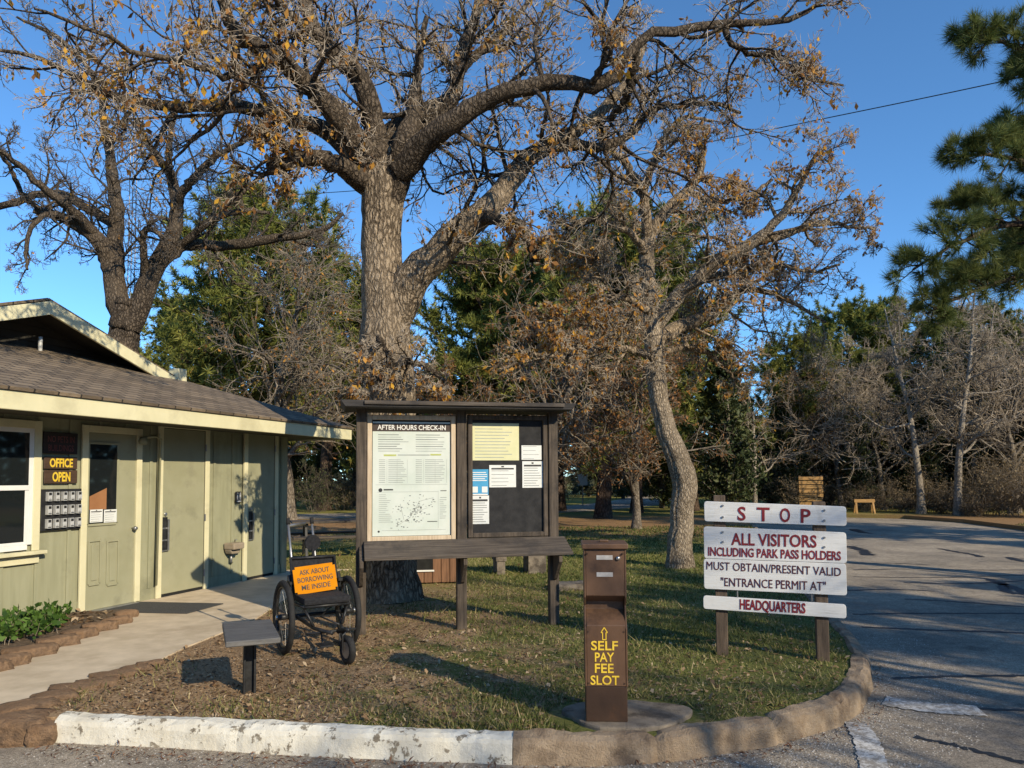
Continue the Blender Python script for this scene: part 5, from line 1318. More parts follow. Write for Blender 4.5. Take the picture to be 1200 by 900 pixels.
# ------------------------------------------------------------------ the measured trees
rg1 = np.random.default_rng(11)
OY = 9.9
oak = measured_oak('oak_tree', 'huge rough-barked oak with a thick trunk and spreading limbs right behind the notice board', 'tree',
    [(459, 704, OY, 74), (457, 640, OY, 68), (457, 560, OY, 67), (455, 480, OY, 68), (452, 420, OY, 69), (450, 370, OY, 62), (447, 320, OY, 56), (446, 265, OY, 53), (449, 215, OY, 58), (455, 175, OY, 36)],
    [
     [(450, 425, OY, 34), (456, 388, OY, 44), (470, 352, OY, 50), (488, 321, OY - .1, 47), (512, 298, OY - .2, 42), (545, 266, OY - .3, 38), (570, 245, OY - .3, 33), (592, 222, OY - .2, 31), (610, 195, OY, 28), (630, 176, OY, 24), (662, 163, OY + .1, 21), (692, 140, OY + .2, 16), (722, 112, OY + .4, 14), (742, 84, OY + .6, 11), (755, 52, OY + .8, 8)],
     [(640, 172, OY, 17), (672, 171, OY + .1, 14), (704, 172, OY + .3, 12), (735, 160, OY + .5, 10), (765, 128, OY + .8, 9), (800, 124, OY + 1, 8), (838, 122, OY + 1.2, 6), (868, 132, OY + 1.3, 4)],
     [(560, 252, OY - .3, 20), (582, 258, OY - .6, 16), (604, 262, OY - .8, 14), (622, 282, OY - .9, 12), (624, 306, OY - 1, 8)],
     [(452, 235, OY, 48), (466, 200, OY - .1, 40), (478, 168, OY - .2, 38), (483, 140, OY - .1, 24), (487, 105, OY, 14), (492, 66, OY + .2, 10), (500, 20, OY + .4, 7)],
     [(446, 190, OY, 34), (462, 158, OY + .2, 32), (490, 138, OY + .4, 28), (517, 126, OY + .5, 26), (533, 108, OY + .6, 21), (538, 78, OY + .7, 18), (546, 50, OY + .8, 16), (557, 18, OY + .9, 14), (566, -25, OY + 1, 11)],
     [(470, 200, OY - .2, 34), (486, 176, OY - .4, 32), (510, 158, OY - .6, 29), (536, 140, OY - .8, 27), (568, 116, OY - .9, 22), (602, 105, OY - 1, 21), (640, 97, OY - 1, 20), (690, 101, OY - 1, 18), (716, 92, OY - 1, 17), (730, 74, OY - .9, 14), (757, 42, OY - .8, 13), (800, 34, OY - .6, 12), (845, 27, OY - .4, 10), (892, 27, OY - .2, 8), (932, 20, OY, 7), (968, -2, OY + .2, 5)],
     [(846, 27, OY - .4, 9), (858, 52, OY - .4, 8), (884, 64, OY - .3, 7), (906, 62, OY - .3, 6), (926, 80, OY - .2, 6), (950, 92, OY - .2, 5), (988, 100, OY, 3)],
     [(745, 60, OY - .8, 10), (740, 90, OY - .6, 12), (733, 116, OY - .4, 11), (715, 140, OY - .1, 9)],
     [(444, 205, OY, 36), (440, 160, OY - .2, 30), (436, 126, OY - .3, 28), (422, 92, OY - .4, 26), (402, 72, OY - .5, 24), (382, 54, OY - .6, 20), (369, 35, OY - .7, 18), (358, 8, OY - .8, 15), (346, -30, OY - .9, 12)],
     [(432, 200, OY, 40), (416, 164, OY - .4, 34), (398, 138, OY - .7, 30), (372, 110, OY - 1, 28), (348, 86, OY - 1.3, 24), (326, 64, OY - 1.6, 22), (296, 50, OY - 1.9, 20), (270, 26, OY - 2.2, 16), (256, -8, OY - 2.4, 13)],
     [(428, 205, OY, 34), (406, 168, OY + .2, 30), (378, 150, OY + .2, 22), (345, 140, OY + .1, 19), (310, 132, OY - .1, 18), (276, 124, OY - .3, 17), (238, 124, OY - .6, 16), (204, 126, OY - .8, 15), (166, 120, OY - 1, 13), (130, 112, OY - 1.2, 10), (92, 92, OY - 1.4, 8), (48, 70, OY - 1.6, 6), (-10, 58, OY - 1.8, 4)],
     [(432, 215, OY, 38), (414, 204, OY - .3, 27), (392, 191, OY - .6, 23), (364, 184, OY - .8, 21), (340, 187, OY - 1, 21), (322, 198, OY - 1.1, 19), (319, 199.5, OY - 1.12, 2)],
     [(345, 186, OY - 1, 13), (330, 168, OY - 1.1, 10), (312, 152, OY - 1.2, 8), (300, 136, OY - 1.3, 6)],
     [(322, 64, OY - 1.6, 16), (300, 82, OY - 2, 11), (262, 88, OY - 2.4, 9), (216, 72, OY - 2.8, 8), (160, 60, OY - 3.1, 6), (100, 30, OY - 3.4, 5), (40, 10, OY - 3.6, 3)],
     [(368, 40, OY - .7, 13), (342, 20, OY - 1.2, 11), (318, -6, OY - 1.6, 8), (290, -40, OY - 2, 6)],
     [(538, 84, OY + .7, 13), (556, 66, OY + .9, 10), (590, 40, OY + 1.2, 8), (612, 10, OY + 1.4, 6), (640, -30, OY + 1.6, 5)],
     [(452, 452, OY - .2, 8), (436, 440, OY - .5, 7), (424, 446, OY - .7, 5), (412, 462, OY - .8, 3)],
     [(462, 430, OY - .2, 9), (486, 425, OY - .5, 7), (506, 434, OY - .7, 5), (524, 448, OY - .8, 3)],
     [(450, 402, OY - .2, 8), (444, 398, OY - .6, 6), (452, 408, OY - .8, 5), (460, 424, OY - .9, 3)],
     [(690, 101, OY - 1, 9), (712, 70, OY - 1.3, 7), (716, 40, OY - 1.5, 6), (735, 8, OY - 1.7, 4)],
    ], tuple(G(459, 704)), rg1, (15, 8, 6, 3), 7500, 0.075, 'oak_bark', limb_m='oak_bark_dark_shaded', droop=1.3, lens=(0.46, 0.5, 0.55, 0.6), twig_m='twig', tw=0.0037, slim=0.85)

TY = 13.2
oak2 = measured_oak('oak_tree', 'smaller leaning oak with a pale curved trunk standing left of the STOP sign', 'tree',
    [(797, 667, TY, 36), (797, 630, TY, 31), (801, 590, TY, 31), (802, 562, TY, 33), (794, 535, TY, 30), (782, 505, TY, 27), (773, 470, TY, 25), (768, 430, TY, 25), (766, 395, TY, 25), (762, 350, TY, 22), (758, 305, TY, 20), (760, 275, TY, 18)],
    [
     [(766, 385, TY, 19), (790, 352, TY - .2, 19), (815, 330, TY - .4, 18), (838, 308, TY - .6, 16), (868, 292, TY - .8, 15), (898, 272, TY - 1, 12), (920, 246, TY - 1.1, 10), (936, 222, TY - 1.2, 8), (952, 190, TY - 1.3, 5), (966, 172, TY - 1.3, 3)],
     [(880, 286, TY - .8, 10), (912, 278, TY - .7, 9), (945, 266, TY - .6, 8), (975, 262, TY - .5, 6), (1005, 266, TY - .4, 4), (1026, 268, TY - .4, 3)],
     [(768, 400, TY, 20), (792, 385, TY + .3, 18), (818, 374, TY + .5, 16), (838, 364, TY + .6, 14), (855, 348, TY + .7, 10), (876, 340, TY + .8, 8), (905, 344, TY + .9, 7), (935, 358, TY + 1, 5), (968, 378, TY + 1, 3)],
     [(760, 285, TY, 15), (770, 262, TY + .1, 15), (792, 236, TY + .2, 14), (812, 216, TY + .3, 12), (822, 196, TY + .4, 10), (824, 172, TY + .5, 6)],
     [(806, 222, TY + .2, 8), (832, 236, TY + .1, 8), (858, 234, TY, 7), (880, 228, TY, 6), (905, 210, TY - .1, 4)],
     [(759, 285, TY, 14), (757, 250, TY - .2, 13), (752, 222, TY - .3, 11), (736, 196, TY - .4, 10), (720, 178, TY - .5, 8), (700, 160, TY - .6, 5)],
     [(754, 228, TY - .2, 9), (762, 200, TY - .2, 9), (772, 174, TY - .2, 8), (784, 152, TY - .2, 7), (804, 138, TY - .2, 5), (836, 142, TY - .1, 4)],
     [(757, 300, TY, 11), (740, 274, TY - .4, 9), (712, 262, TY - .7, 8), (686, 258, TY - .9, 6), (664, 268, TY - 1.1, 4)],
     [(765, 370, TY, 12), (740, 352, TY - .4, 9), (712, 350, TY - .8, 8), (680, 362, TY - 1.2, 6), (650, 380, TY - 1.4, 4)],
     [(764, 360, TY, 12), (742, 330, TY + .5, 10), (716, 310, TY + .9, 8), (680, 306, TY + 1.2, 6), (640, 300, TY + 1.4, 4)],
     [(770, 420, TY, 11), (740, 410, TY - .6, 9), (704, 408, TY - 1, 7), (664, 418, TY - 1.4, 6), (620, 414, TY - 1.8, 4)],
     [(774, 415, TY, 10), (800, 408, TY + .6, 8), (826, 412, TY + 1, 7), (850, 430, TY + 1.3, 5), (868, 452, TY + 1.4, 3)],
     [(822, 326, TY - .4, 10), (850, 322, TY - .2, 9), (880, 318, TY, 7), (912, 310, TY + .2, 6), (950, 318, TY + .3, 4), (984, 310, TY + .4, 3)],
    ], tuple(G(797, 667)), np.random.default_rng(5), (17, 9, 6, 3), 10000, 0.075, 'oak_bark_light', limb_m='oak_bark', droop=1.0, tint=(0.15, 0.95), lens=(0.38, 0.5, 0.55, 0.6), tw=0.0042, slim=0.88)

LY = 17.5
oak3 = measured_oak('oak_tree', 'dark bare oak with forked trunk rising behind the office roof', 'tree',
    [(146, 560, LY, 40), (145, 480, LY, 37), (144, 410, LY, 36), (147, 378, LY, 36), (150, 352, LY, 34)],
    [
     [(148, 385, LY, 28), (138, 350, LY, 27), (132, 318, LY, 25), (126, 298, LY, 23), (112, 278, LY - .2, 19), (90, 264, LY - .4, 14), (66, 252, LY - .6, 11), (40, 246, LY - .8, 9)],
     [(136, 318, LY, 20), (135, 280, LY + .2, 18), (137, 248, LY + .3, 16), (133, 215, LY + .4, 14), (128, 180, LY + .5, 11), (122, 150, LY + .6, 9), (118, 110, LY + .8, 6)],
     [(134, 262, LY + .2, 12), (116, 252, LY + .4, 11), (96, 240, LY + .6, 11), (72, 228, LY + .8, 10), (44, 228, LY + 1, 9), (0, 242, LY + 1.2, 8), (-40, 250, LY + 1.3, 6)],
     [(118, 285, LY, 14), (100, 262, LY - .5, 13), (78, 240, LY - .9, 12), (50, 220, LY - 1.3, 9), (22, 192, LY - 1.6, 7), (-10, 170, LY - 2, 5)],
     [(152, 385, LY, 27), (166, 352, LY, 25), (178, 322, LY, 23), (196, 288, LY, 20), (206, 262, LY, 18), (207, 235, LY + .1, 15), (200, 208, LY + .2, 12), (186, 186, LY + .3, 10), (172, 164, LY + .4, 8), (160, 140, LY + .5, 6)],
     [(206, 245, LY, 12), (216, 222, LY - .3, 11), (232, 205, LY - .5, 10), (252, 184, LY - .7, 8), (278, 170, LY - .9, 6), (300, 158, LY - 1, 4)],
     [(186, 312, LY, 15), (204, 294, LY + .4, 14), (224, 286, LY + .7, 13), (252, 288, LY + .9, 13), (284, 286, LY + 1.1, 12), (318, 280, LY + 1.3, 11), (350, 276, LY + 1.5, 9), (380, 268, LY + 1.6, 7), (402, 250, LY + 1.7, 4)],
     [(210, 290, LY + .5, 9), (234, 268, LY + .3, 9), (262, 252, LY + .1, 8), (290, 247, LY, 6), (316, 250, LY, 4)],
     [(172, 335, LY, 10), (168, 300, LY - .4, 9), (168, 276, LY - .6, 8), (176, 268, LY - .7, 7), (192, 280, LY - .8, 5)],
     [(92, 264, LY - .4, 8), (66, 250, LY - .9, 7), (40, 262, LY - 1.3, 6), (30, 292, LY - 1.5, 5), (32, 316, LY - 1.6, 3)],
     [(202, 212, LY, 9), (198, 190, LY - .4, 8), (200, 160, LY - .6, 6), (206, 130, LY - .8, 4)],
     [(118, 110, LY + .8, 7), (96, 70, LY + .8, 6), (60, 40, LY + .8, 5), (20, 20, LY + .8, 3)],
     [(60, 252, LY - .6, 7), (30, 232, LY - 1, 6), (8, 190, LY - 1.3, 5), (-20, 150, LY - 1.6, 4)],
    ], (P(146, 560, LY).x, LY, 0.0), np.random.default_rng(23), (13, 7, 5, 3), 350, 0.07, 'oak_bark_dark_shaded', 20, 'twig_dark', lens=(0.40, 0.5, 0.55, 0.6), tw=0.0048, slim=0.9, droop=1.0)

# near pine whose boughs reach in from the right
rgp = np.random.default_rng(31)
NY = 11.5
ptr = P(1345, 560, NY)
npine = empty('pine_tree', (ptr.x, NY, -0.14), 0, 'long-needled green pine reaching in from the right edge above the road', 'tree')
off = np.array((ptr.x, NY, -0.14))
tp = np.array([[0.05 * math.sin(z * 0.8), 0.04 * math.cos(z * 0.6), z] for z in np.linspace(0, 13.2, 30)])
trd = np.linspace(0.23, 0.05, 30); trd[0] *= 1.3
PB = [[(1345, 118, NY, 9), (1270, 92, NY - .3, 8), (1210, 62, NY - .5, 6), (1165, 45, NY - .6, 4), (1140, 40, NY - .6, 3)],
      [(1345, 150, NY, 9), (1280, 128, NY + .4, 7), (1220, 95, NY + .6, 5), (1186, 84, NY + .6, 3)],
      [(1345, 230, NY, 10), (1270, 212, NY - .3, 8), (1205, 192, NY - .5, 6), (1160, 180, NY - .6, 4), (1126, 184, NY - .6, 3)],
      [(1345, 240, NY, 10), (1275, 190, NY + .2, 8), (1220, 165, NY + .3, 6), (1170, 158, NY + .4, 3)],
      [(1345, 290, NY, 12), (1270, 272, NY - .4, 10), (1205, 262, NY - .7, 8), (1150, 272, NY - .9, 6), (1105, 295, NY - 1, 4), (1070, 316, NY - 1, 3)],
      [(1345, 285, NY, 10), (1265, 250, NY + .3, 8), (1200, 238, NY + .5, 6), (1150, 236, NY + .6, 4), (1118, 246, NY + .6, 3)],
      [(1345, 345, NY, 10), (1270, 330, NY - .1, 9), (1210, 322, NY - .2, 7), (1160, 336, NY - .3, 5), (1115, 352, NY - .4, 4), (1086, 368, NY - .4, 3)],
      [(1345, 350, NY, 10), (1275, 318, NY + .5, 8), (1205, 305, NY + .8, 6), (1150, 318, NY + .9, 4), (1110, 330, NY + 1, 3)]]
# boughs on the other sides of the crown, out of the picture
ob = []
for k in range(26):
    z = 3.6 + k * 0.36; a = k * 2.4
    if -0.2 < math.sin(a) * 0 + math.cos(a + math.pi) - 0.55: a += 1.6
    L_ = 2.9 * (1 - (z - 3) / 13)
    pts_ = [np.array([math.cos(a) * L_ * t, math.sin(a) * L_ * t, z + 0.35 * L_ * t * t * 0.4]) for t in np.linspace(0, 1, 6)]
    ob.append(catmull([(*p, 0.045 * (1 - 0.75 * t)) for p, t in zip(pts_, np.linspace(0, 1, 6))], 14))
LP, LR = zip(*[limb(s, 14, 0.02, rgp) for s in PB]); LP = np.concatenate([np.stack(LP) - off, np.stack([o[:, :3] for o in ob])]); LR = np.concatenate([np.stack(LR), np.stack([o[:, 3] for o in ob])])
V, F = join_arrays([tube_arrays(tp[None], trd[None], 16, rgp, 0.06), tube_arrays(LP, LR, 7)])
fast_mesh('trunk', V, F, M['pine_bark'], npine, True)
a_ = spawn(LP, LR, 40, 0.22, 1.0, (30, 75), 0.185, 0.5, rgp, np.minimum(np.linalg.norm(np.diff(LP, axis=1), axis=2).sum(1), 2.6), 0.45, 0.007, up=0.35)
p2, r2 = grow(*a_[:2], a_[2], a_[3], 5, 0.10, 0.07, 0.5, rgp, 0.1)
a_ = spawn(p2, r2, 4, 0.35, 1.0, (30, 60), 0.5, 0.6, rgp, None, 0.3, 0.005, up=0.5)
p3, r3 = grow(*a_[:2], a_[2], a_[3], 3, 0.10, 0.10, 0.6, rgp, 0.1)
V, F = join_arrays([tube_arrays(p2, r2, 4), tube_arrays(p3, r3, 3)])
fast_mesh('limbs', V, F, M['pine_bark'], npine)
E, D = ends(p3, (0.55, 0.97)); E1, D1 = ends(p2, (0.7, 0.98)); E, D = np.concatenate([E, E1]), np.concatenate([D, D1])
V, F = needle_tufts(E, D, 36, 0.18, 0.0036, 0.75, rgp, 0.02)
tn = np.repeat(rgp.uniform(0, 0.75, len(E)), 36) + rgp.uniform(0, 0.25, len(F))
fast_mesh('foliage', V, [F], M['pine_needle'], npine, False, tn)

# ------------------------------------------------------------------ the woods behind
r = np.random.default_rng
pA = pine_tree(r(1), 12.5, 0.30, 80, 20, 0.30, 0.026, 3.8, 0.26, sub=14)
pB = pine_tree(r(2), 12.0, 0.33, 76, 20, 0.30, 0.026, 4.0, 0.20, sub=14)
cA = cedar_tree(r(3), 7.0, 0.16, 150, 1.9, 0.19, 10)
cB = cedar_tree(r(4), 7.0, 0.15, 140, 2.2, 0.20, 10, 0.02)
bA = bare_tree(r(5), 9.8, 0.17, (26, 10, 9), 'pale_bark', 'twig_tan', tw=0.010, t0=0.25, lean=0.012, spread=0.62, lift=0.03, ang=(55, 95), tcr=0.018)
bB = bare_tree(r(6), 9.0, 0.15, (24, 11, 9), 'grey_bark', 'twig', tw=0.011, t0=0.2)
bC = bare_tree(r(7), 8.5, 0.20, (24, 12, 10), 'grey_bark', 'twig_tan', 1500, 0.10, spread=1.25, tw=0.010, t0=0.16, tint=(0.1, 0.75))
bE = bare_tree(r(15), 7.6, 0.18, (24, 12, 9), 'grey_bark', 'twig_tan', 9000, 0.12, spread=1.15, tw=0.009, t0=0.15, leaf_m='rust_leaf', tint=(0.0, 1.0))
bD = bare_tree(r(8), 9.0, 0.14, (18, 9, 9), 'pale_bark', 'twig', 700, 0.12, spread=0.8, tw=0.010, t0=0.2, tint=(0.35, 0.95))
bS = bare_tree(r(13), 9.5, 0.2, (15, 6, 4), 'grey_bark', 'twig', tw=0.010, t0=0.3, spread=0.95)
sA = shrub(r(9), 2.4, 22, 2500, 0.07, 'twig_tan', 'brush')
sB = shrub(r(10), 2.2, 20, 3500, 0.075, 'twig_dark', 'cedar')
sC = shrub(r(12), 1.3, 26, 1600, 0.07, 'twig_tan', 'brush')

used = set()
def place(proto, *a, **k):
    if proto.name in used or proto in used:
        o = copy_tree(proto)
    else:
        used.add(proto); o = proto
    return put(o, *a, **k)
# singles that can be told apart
place(pB, 962, 37, 3.3, 0.70, 'mid-height pine behind the orange slatted board', 'tree', name='pine_tree')
place(pA, 1152, 37, 1.1, 0.76, 'green pine right of the brightest pale-trunked tree across the road', 'tree', name='pine_tree')
place(pB, 1196, 35, 2.7, 0.70, 'green pine at the right edge of the woods across the road', 'tree', name='pine_tree')
place(pB, 545, 33, 0.7, 0.98, 'pine showing between the big oak trunk and its low right limb', 'tree', name='pine_tree')
place(pA, 655, 36, 4.0, 1.02, 'tall pine filling the gap under the long right limb of the oak', 'tree', name='pine_tree')
place(pA, 745, 33, 5.2, 0.92, 'green pine directly behind the fork of the leaning oak', 'tree', name='pine_tree')
place(pB, 380, 38, 2.0, 1.06, 'far pine whose crown shows just left of the oak trunk', 'tree', name='pine_tree')
place(pA, 302, 30, 0.4, 1.02, 'round-crowned green pine behind the grey bare tree, left of the big oak', 'tree', name='pine_tree')
place(bC, 340, 27, 1.2, 1.13, 'dense grey bare tree with pale trunk seen past the office corner', 'tree', name='bare_tree')
place(pB, 706, 29, 0.9, 1.0, 'dark-trunked pine on the lawn just left of the leaning oak', 'tree', name='pine_tree')
place(pA, 590, 34, 2.6, 0.93, 'dark pine rising directly behind the notice board roof', 'tree', name='pine_tree')
place(pB, 812, 35, 3.9, 0.80, 'shaded pine behind the leaning oak, left of the orange-leaved sapling', 'tree', name='pine_tree')
place(cA, 852, 32, 0.2, 1.02, 'tall dark cedar right of the leaning oak', 'tree', name='cedar_tree')
place(cB, 775, 38, 1.2, 0.95, 'low dark cedar behind the trunk of the leaning oak', 'tree', name='cedar_tree')
place(bD, 884, 34, 0.5, 0.82, 'slender bare sapling with orange leaves left of the orange slatted board', 'tree', name='bare_tree')
place(bE, 548, 26, 1.4, 0.72, 'rusty-leaved tree showing just right of the oak trunk above the notice board', 'tree', name='bare_tree')
place(bE, 745, 23, 3.0, 0.74, 'rusty-leaved tree close behind the fork of the leaning oak', 'tree', name='bare_tree')
place(bE, 640, 23, 4.4, 0.98, 'rusty-leaved tree behind the right half of the notice board', 'tree', name='bare_tree')
place(pB, 1008, 39, 1.9, 0.86, 'tall green-topped pine above the right-hand woods', 'tree', name='pine_tree')
place(pA, 1052, 40, 0.3, 0.84, 'green pine right of the tallest one in the roadside woods', 'tree', name='pine_tree')
place(bA, 1122, 29.5, 2.2, 0.95, 'pale-trunked bare tree, tallest and brightest in the woods across the road', 'tree', name='bare_tree')
place(bA, 1078, 31, 4.1, 0.92, 'pale straight bare tree left of the brightest one across the road', 'tree', name='bare_tree')
place(bB, 985, 35, 0.8, 0.84, 'bare grey tree right behind the wooden trestle barrier', 'tree', name='bare_tree')
place(pA, 212, 42, 1.3, 0.90, 'far pine showing over the roof right of the forked oak', 'tree', name='pine_tree')
place(pB, 420, 44, 5.0, 0.95, 'far pine in the gap between the bare tree and the oak trunk', 'tree', name='pine_tree')
gB, lB = 'bare grey trees in the roadside woods', 'thin bare grey tree crowded among others in the woods across the road'
for i, (px, Y, s, pr) in enumerate([(940, 38, .8, bC), (962, 42, 1.0, bB), (1035, 35, .84, bB), (1150, 38, 1.1, bB), (1178, 34, 1.05, bB), (1205, 38, 1.15, bA), (1140, 34, .98, bA), (1190, 31, 1.0, bB), (990, 38, .95, bB), (1070, 38, 1.0, bA), (1098, 44, .95, bB), (920, 44, .8, bB), (1240, 33, .95, bB), (1290, 36, 1.0, bA), (1350, 32, .95, bC), (1166, 45, 1.0, bC), (1060, 46, .9, bC), (1015, 45, .9, bB)]):
    place(pr, px, Y, i * 1.3 + .4, s, lB, 'tree', gB, name='bare_tree')
gC, lC = 'dark cedars low in the woods', 'dark low cedar filling the shade at the foot of the woods'
for i, (px, Y, s, pr) in enumerate([(905, 38, .80, cB), (942, 38, .92, cA), (975, 37, .88, cB), (1030, 38, 1.0, cA), (1062, 36, .85, cB), (1100, 35, .72, cB), (1135, 36, .92, cA), (1168, 34, .85, cB), (1198, 36, .95, cA), (1118, 40, 1.0, cB), (1008, 35, .62, cA), (1082, 40, 1.05, cA), (1215, 33, .85, cB), (925, 36, .7, cB), (1215, 36, .7, cA), (1260, 38, .8, cB), (745, 44, .8, cA), (560, 42, .9, cB), (500, 44, .9, cA), (640, 48, .8, cA), (690, 62, .9, cB), (372, 39, .42, cB), (345, 43, .8, cA), (250, 44, .8, cB), (150, 46, .8, cA), (60, 46, .7, cB), (430, 50, .9, cA), (730, 54, 1.0, cB), (800, 44, .9, cB), (875, 43, .9, cA)]):
    place(pr, px, Y, i * 2.1, s, lC, 'tree', gC, name='cedar_tree')
gS, lS = 'brush along the foot of the woods', 'tan tangled brush growing along the foot of the woods'
for i, (px, Y, s, pr) in enumerate([(935, 34, .8, sA), (1000, 34.5, .7, sA), (1035, 33, .75, sA), (1060, 32, .8, sC), (1090, 32, .9, sA), (1120, 30.5, .9, sC), (1150, 30, 1.0, sA), (1180, 29, 1.0, sA), (1210, 28, 1.1, sA), (1245, 27, 1.1, sA), (1165, 33, 1.3, sA), (1200, 32, 1.3, sA), (965, 36, .9, sA), (405, 38, .9, sA), (425, 40, 1.0, sA), (640, 46, .9, sA), (1075, 37, 1.2, sA), (1110, 36, 1.2, sA), (715, 70, 1.6, sA), (740, 66, 1.5, sA), (1015, 33, .6, sC), (1140, 28.8, .7, sC), (1100, 31, .7, sC)]):
    place(pr, px, Y, i * 1.7, s, lS, 'shrub', gS, name='shrub')
gD, lD = 'dark bushes at the lawn edge', 'dark evergreen bush at the far side of the lawn'
for i, (px, Y, s, pr) in enumerate([(372, 36, .95, sB), (395, 38, .8, sB), (780, 47, 1.1, sB), (830, 40, 1.2, sB), (880, 38, 1.1, sB), (910, 36, .9, sB), (655, 52, 1.2, sB), (600, 46, 1.2, sB), (560, 40, 1.1, sB), (510, 42, 1.2, sB), (470, 44, 1.2, sB), (850, 36, 1.0, sB)]):
    place(pr, px, Y, i * 2.3, s, lD, 'bush', gD, name='bush')
# trees just outside the picture, to the right and behind: their shadows streak the road and lawn
gO, lO = 'trees beside the road outside the view', 'bare tree standing beside the road outside the view'
for i, (x, y, s, pr) in enumerate([(13.4, -7.4, 1.3, bS), (14.5, -11.0, 1.1, bS), (9.9, -3.6, 0.8, bS), (12.8, 0.6, 0.85, bS), (10.7, -1.2, 0.72, bS), (15.0, -1.6, 0.68, pB), (20.0, 0.5, 0.6, pA), (15.7, 2.2, 0.5, pB), (19.2, 14.5, 1.0, pA)]):
    o = bS if i == 0 else copy_tree(pr); o.location = (x, y, -0.14); o.rotation_euler = (0, 0, i * 1.9); o.scale = (s, s, s)
    o.name = 'bare_tree' if pr not in (pA, pB) else 'pine_tree'
    tag(o, lO if pr not in (pA, pB) else 'pine standing beside the road outside the view', 'tree', gO if pr not in (pA, pB) else 'pines beside the road outside the view')

# the far wood that closes the view: one mass
rgw = r(77)
def wood(N, a0, a1, r0, r1, hfun, size, label):
    ang = rgw.uniform(R(a0), R(a1), N); rad_ = rgw.uniform(r0, r1, N)
    zt_ = hfun(ang)
    C = np.stack([np.cos(ang) * rad_, np.sin(ang) * rad_, rgw.uniform(0, 1, N) ** 1.15 * zt_], 1)
    V, F = leaf_quads(C, size, -0.4, rgw, 0.3, 0.15)
    tag(fast_mesh('far_wood', V, [F], M['wood_far'], None, False, np.clip(rgw.normal(0.42, 0.25, N), 0, 1)), label, 'wood', kind='stuff')
def hf(ang):
    px = 600 + F_PX / np.tan(ang)
    h = np.interp(px, [-400, 100, 200, 560, 850, 872, 925, 945, 1250, 1700], [6, 6, 10, 10.5, 9.5, 3, 3, 7.5, 8.5, 8])
    return h * (1 + 0.13 * np.sin(ang * 61) + 0.10 * np.sin(ang * 143 + 1) + rgw.normal(0, 0.05, len(ang)))
wood(34000, 22, 158, 58, 82, hf, 0.85, 'far dark wood closing the view behind the lawn and road')
wood(26000, 165, 377, 48, 62, lambda a: 11 + 1.5 * np.sin(a * 37) + np.sin(a * 91), 1.3, 'unseen wood behind the viewer, added to block low sky light')  # unseen ring of trees, added to cut skylight from behind the camera

# ------------------------------------------------------------------ grass, litter, bed plants
def inside(poly, x, y):
    c = np.zeros(len(x), bool); n = len(poly)
    for i in range(n):
        x1, y1 = poly[i]; x2, y2 = poly[(i + 1) % n]
        if y1 == y2: continue
        c ^= ((y1 > y) != (y2 > y)) & (x < (x2 - x1) * (y - y1) / (y2 - y1) + x1)
    return c
walk_poly = [xy(G(*p)) for p in walk_px] + wall_back + [xy(G(*p)) for p in left_px]
lawn_in = [(-300, 4.97), (-6, 4.97)] + offset_path(curb, 0.19) + far_edge + [(40, 7), (400, -60), (400, 700), (-300, 700)]
bed_poly = bed
bld_poly = [xy(FB.W(a, c, 0)) for a, c in ((XL, 0), (LB, 0), (LB, 8), (XL, 8))]
def scatter(n, y0, y1, pw, rg):
    Y = y0 + (y1 - y0) * rg.uniform(0, 1, n) ** pw
    X = rg.uniform(-0.62, 0.78, n) * Y
    ok = inside(lawn_in, X, Y) & ~inside(walk_poly, X, Y) & ~inside(bed_poly, X, Y) & ~inside(bld_poly, X, Y)
    ok &= ((X - padc.x) / 0.52) ** 2 + ((Y - padc.y - 0.05) / 0.38) ** 2 > 1
    return X[ok], Y[ok]
rgg = r(101)
def patch(X, Y):
    return (np.sin(X * 1.3 + 0.7) + np.sin(Y * 1.7 + X * 0.6) + np.sin(X * 3.1 - Y * 2.2) * 0.7 + np.sin(X * 6.3 + Y * 5.1) * 0.5) / 3.2
X, Y = scatter(230000, 4.5, 24, 1.7, rgg)
pt = patch(X, Y) + 0.19 * np.minimum(X, 2.5) - 0.05 + rgg.normal(0, 0.25, len(X)) + np.clip((Y - 7) * 0.12, 0, 0.8)
near_kerb = np.exp(-np.clip(Y - 4.5, 0, 9) * 1.2) * (X < 1.2) * 0.6
keep = pt * 1.5 + near_kerb > rgg.uniform(-0.3, 0.75, len(X))
X, Y, pt = X[keep], Y[keep], pt[keep]
n = len(X); hgt = rgg.gamma(3.0, 0.009, n) * (1 + 0.02 * Y); wd = 0.0018 + 0.0006 * Y
a = rgg.uniform(0, 2 * np.pi, n); ln_ = rgg.normal(0, 0.6, (n, 2)) * hgt[:, None]
base = np.stack([X, Y, np.zeros(n)], 1); sd = np.stack([np.cos(a) * wd, np.sin(a) * wd, np.zeros(n)], 1)
tip = base + np.stack([ln_[:, 0], ln_[:, 1], hgt], 1)
V = np.stack([base - sd, base + sd, tip], 1).reshape(-1, 3)
tn = np.clip(0.62 - 0.28 * pt + rgg.normal(0, 0.22, n), 0, 1)
tag(fast_mesh('grass', V, [np.arange(n * 3).reshape(-1, 3)], M['grass'], None, False, tn), 'short patchy winter grass of the lawn', 'grass', kind='stuff')
# fallen leaves and straw
X, Y = scatter(30000, 4.5, 26, 1.6, rgg)
keep = rgg.uniform(0, 1, len(X)) < np.clip(0.55 - 0.3 * patch(X, Y) - 0.06 * X, 0.08, 1)
X, Y = X[keep], Y[keep]
nS = 26000; XS, YS = scatter(nS, 4.5, 16, 1.5, rgg); ks = rgg.uniform(-0.6, 0.8, len(XS)) > patch(XS * 1.3 + 2, YS * 0.9); XS, YS = XS[ks], YS[ks]
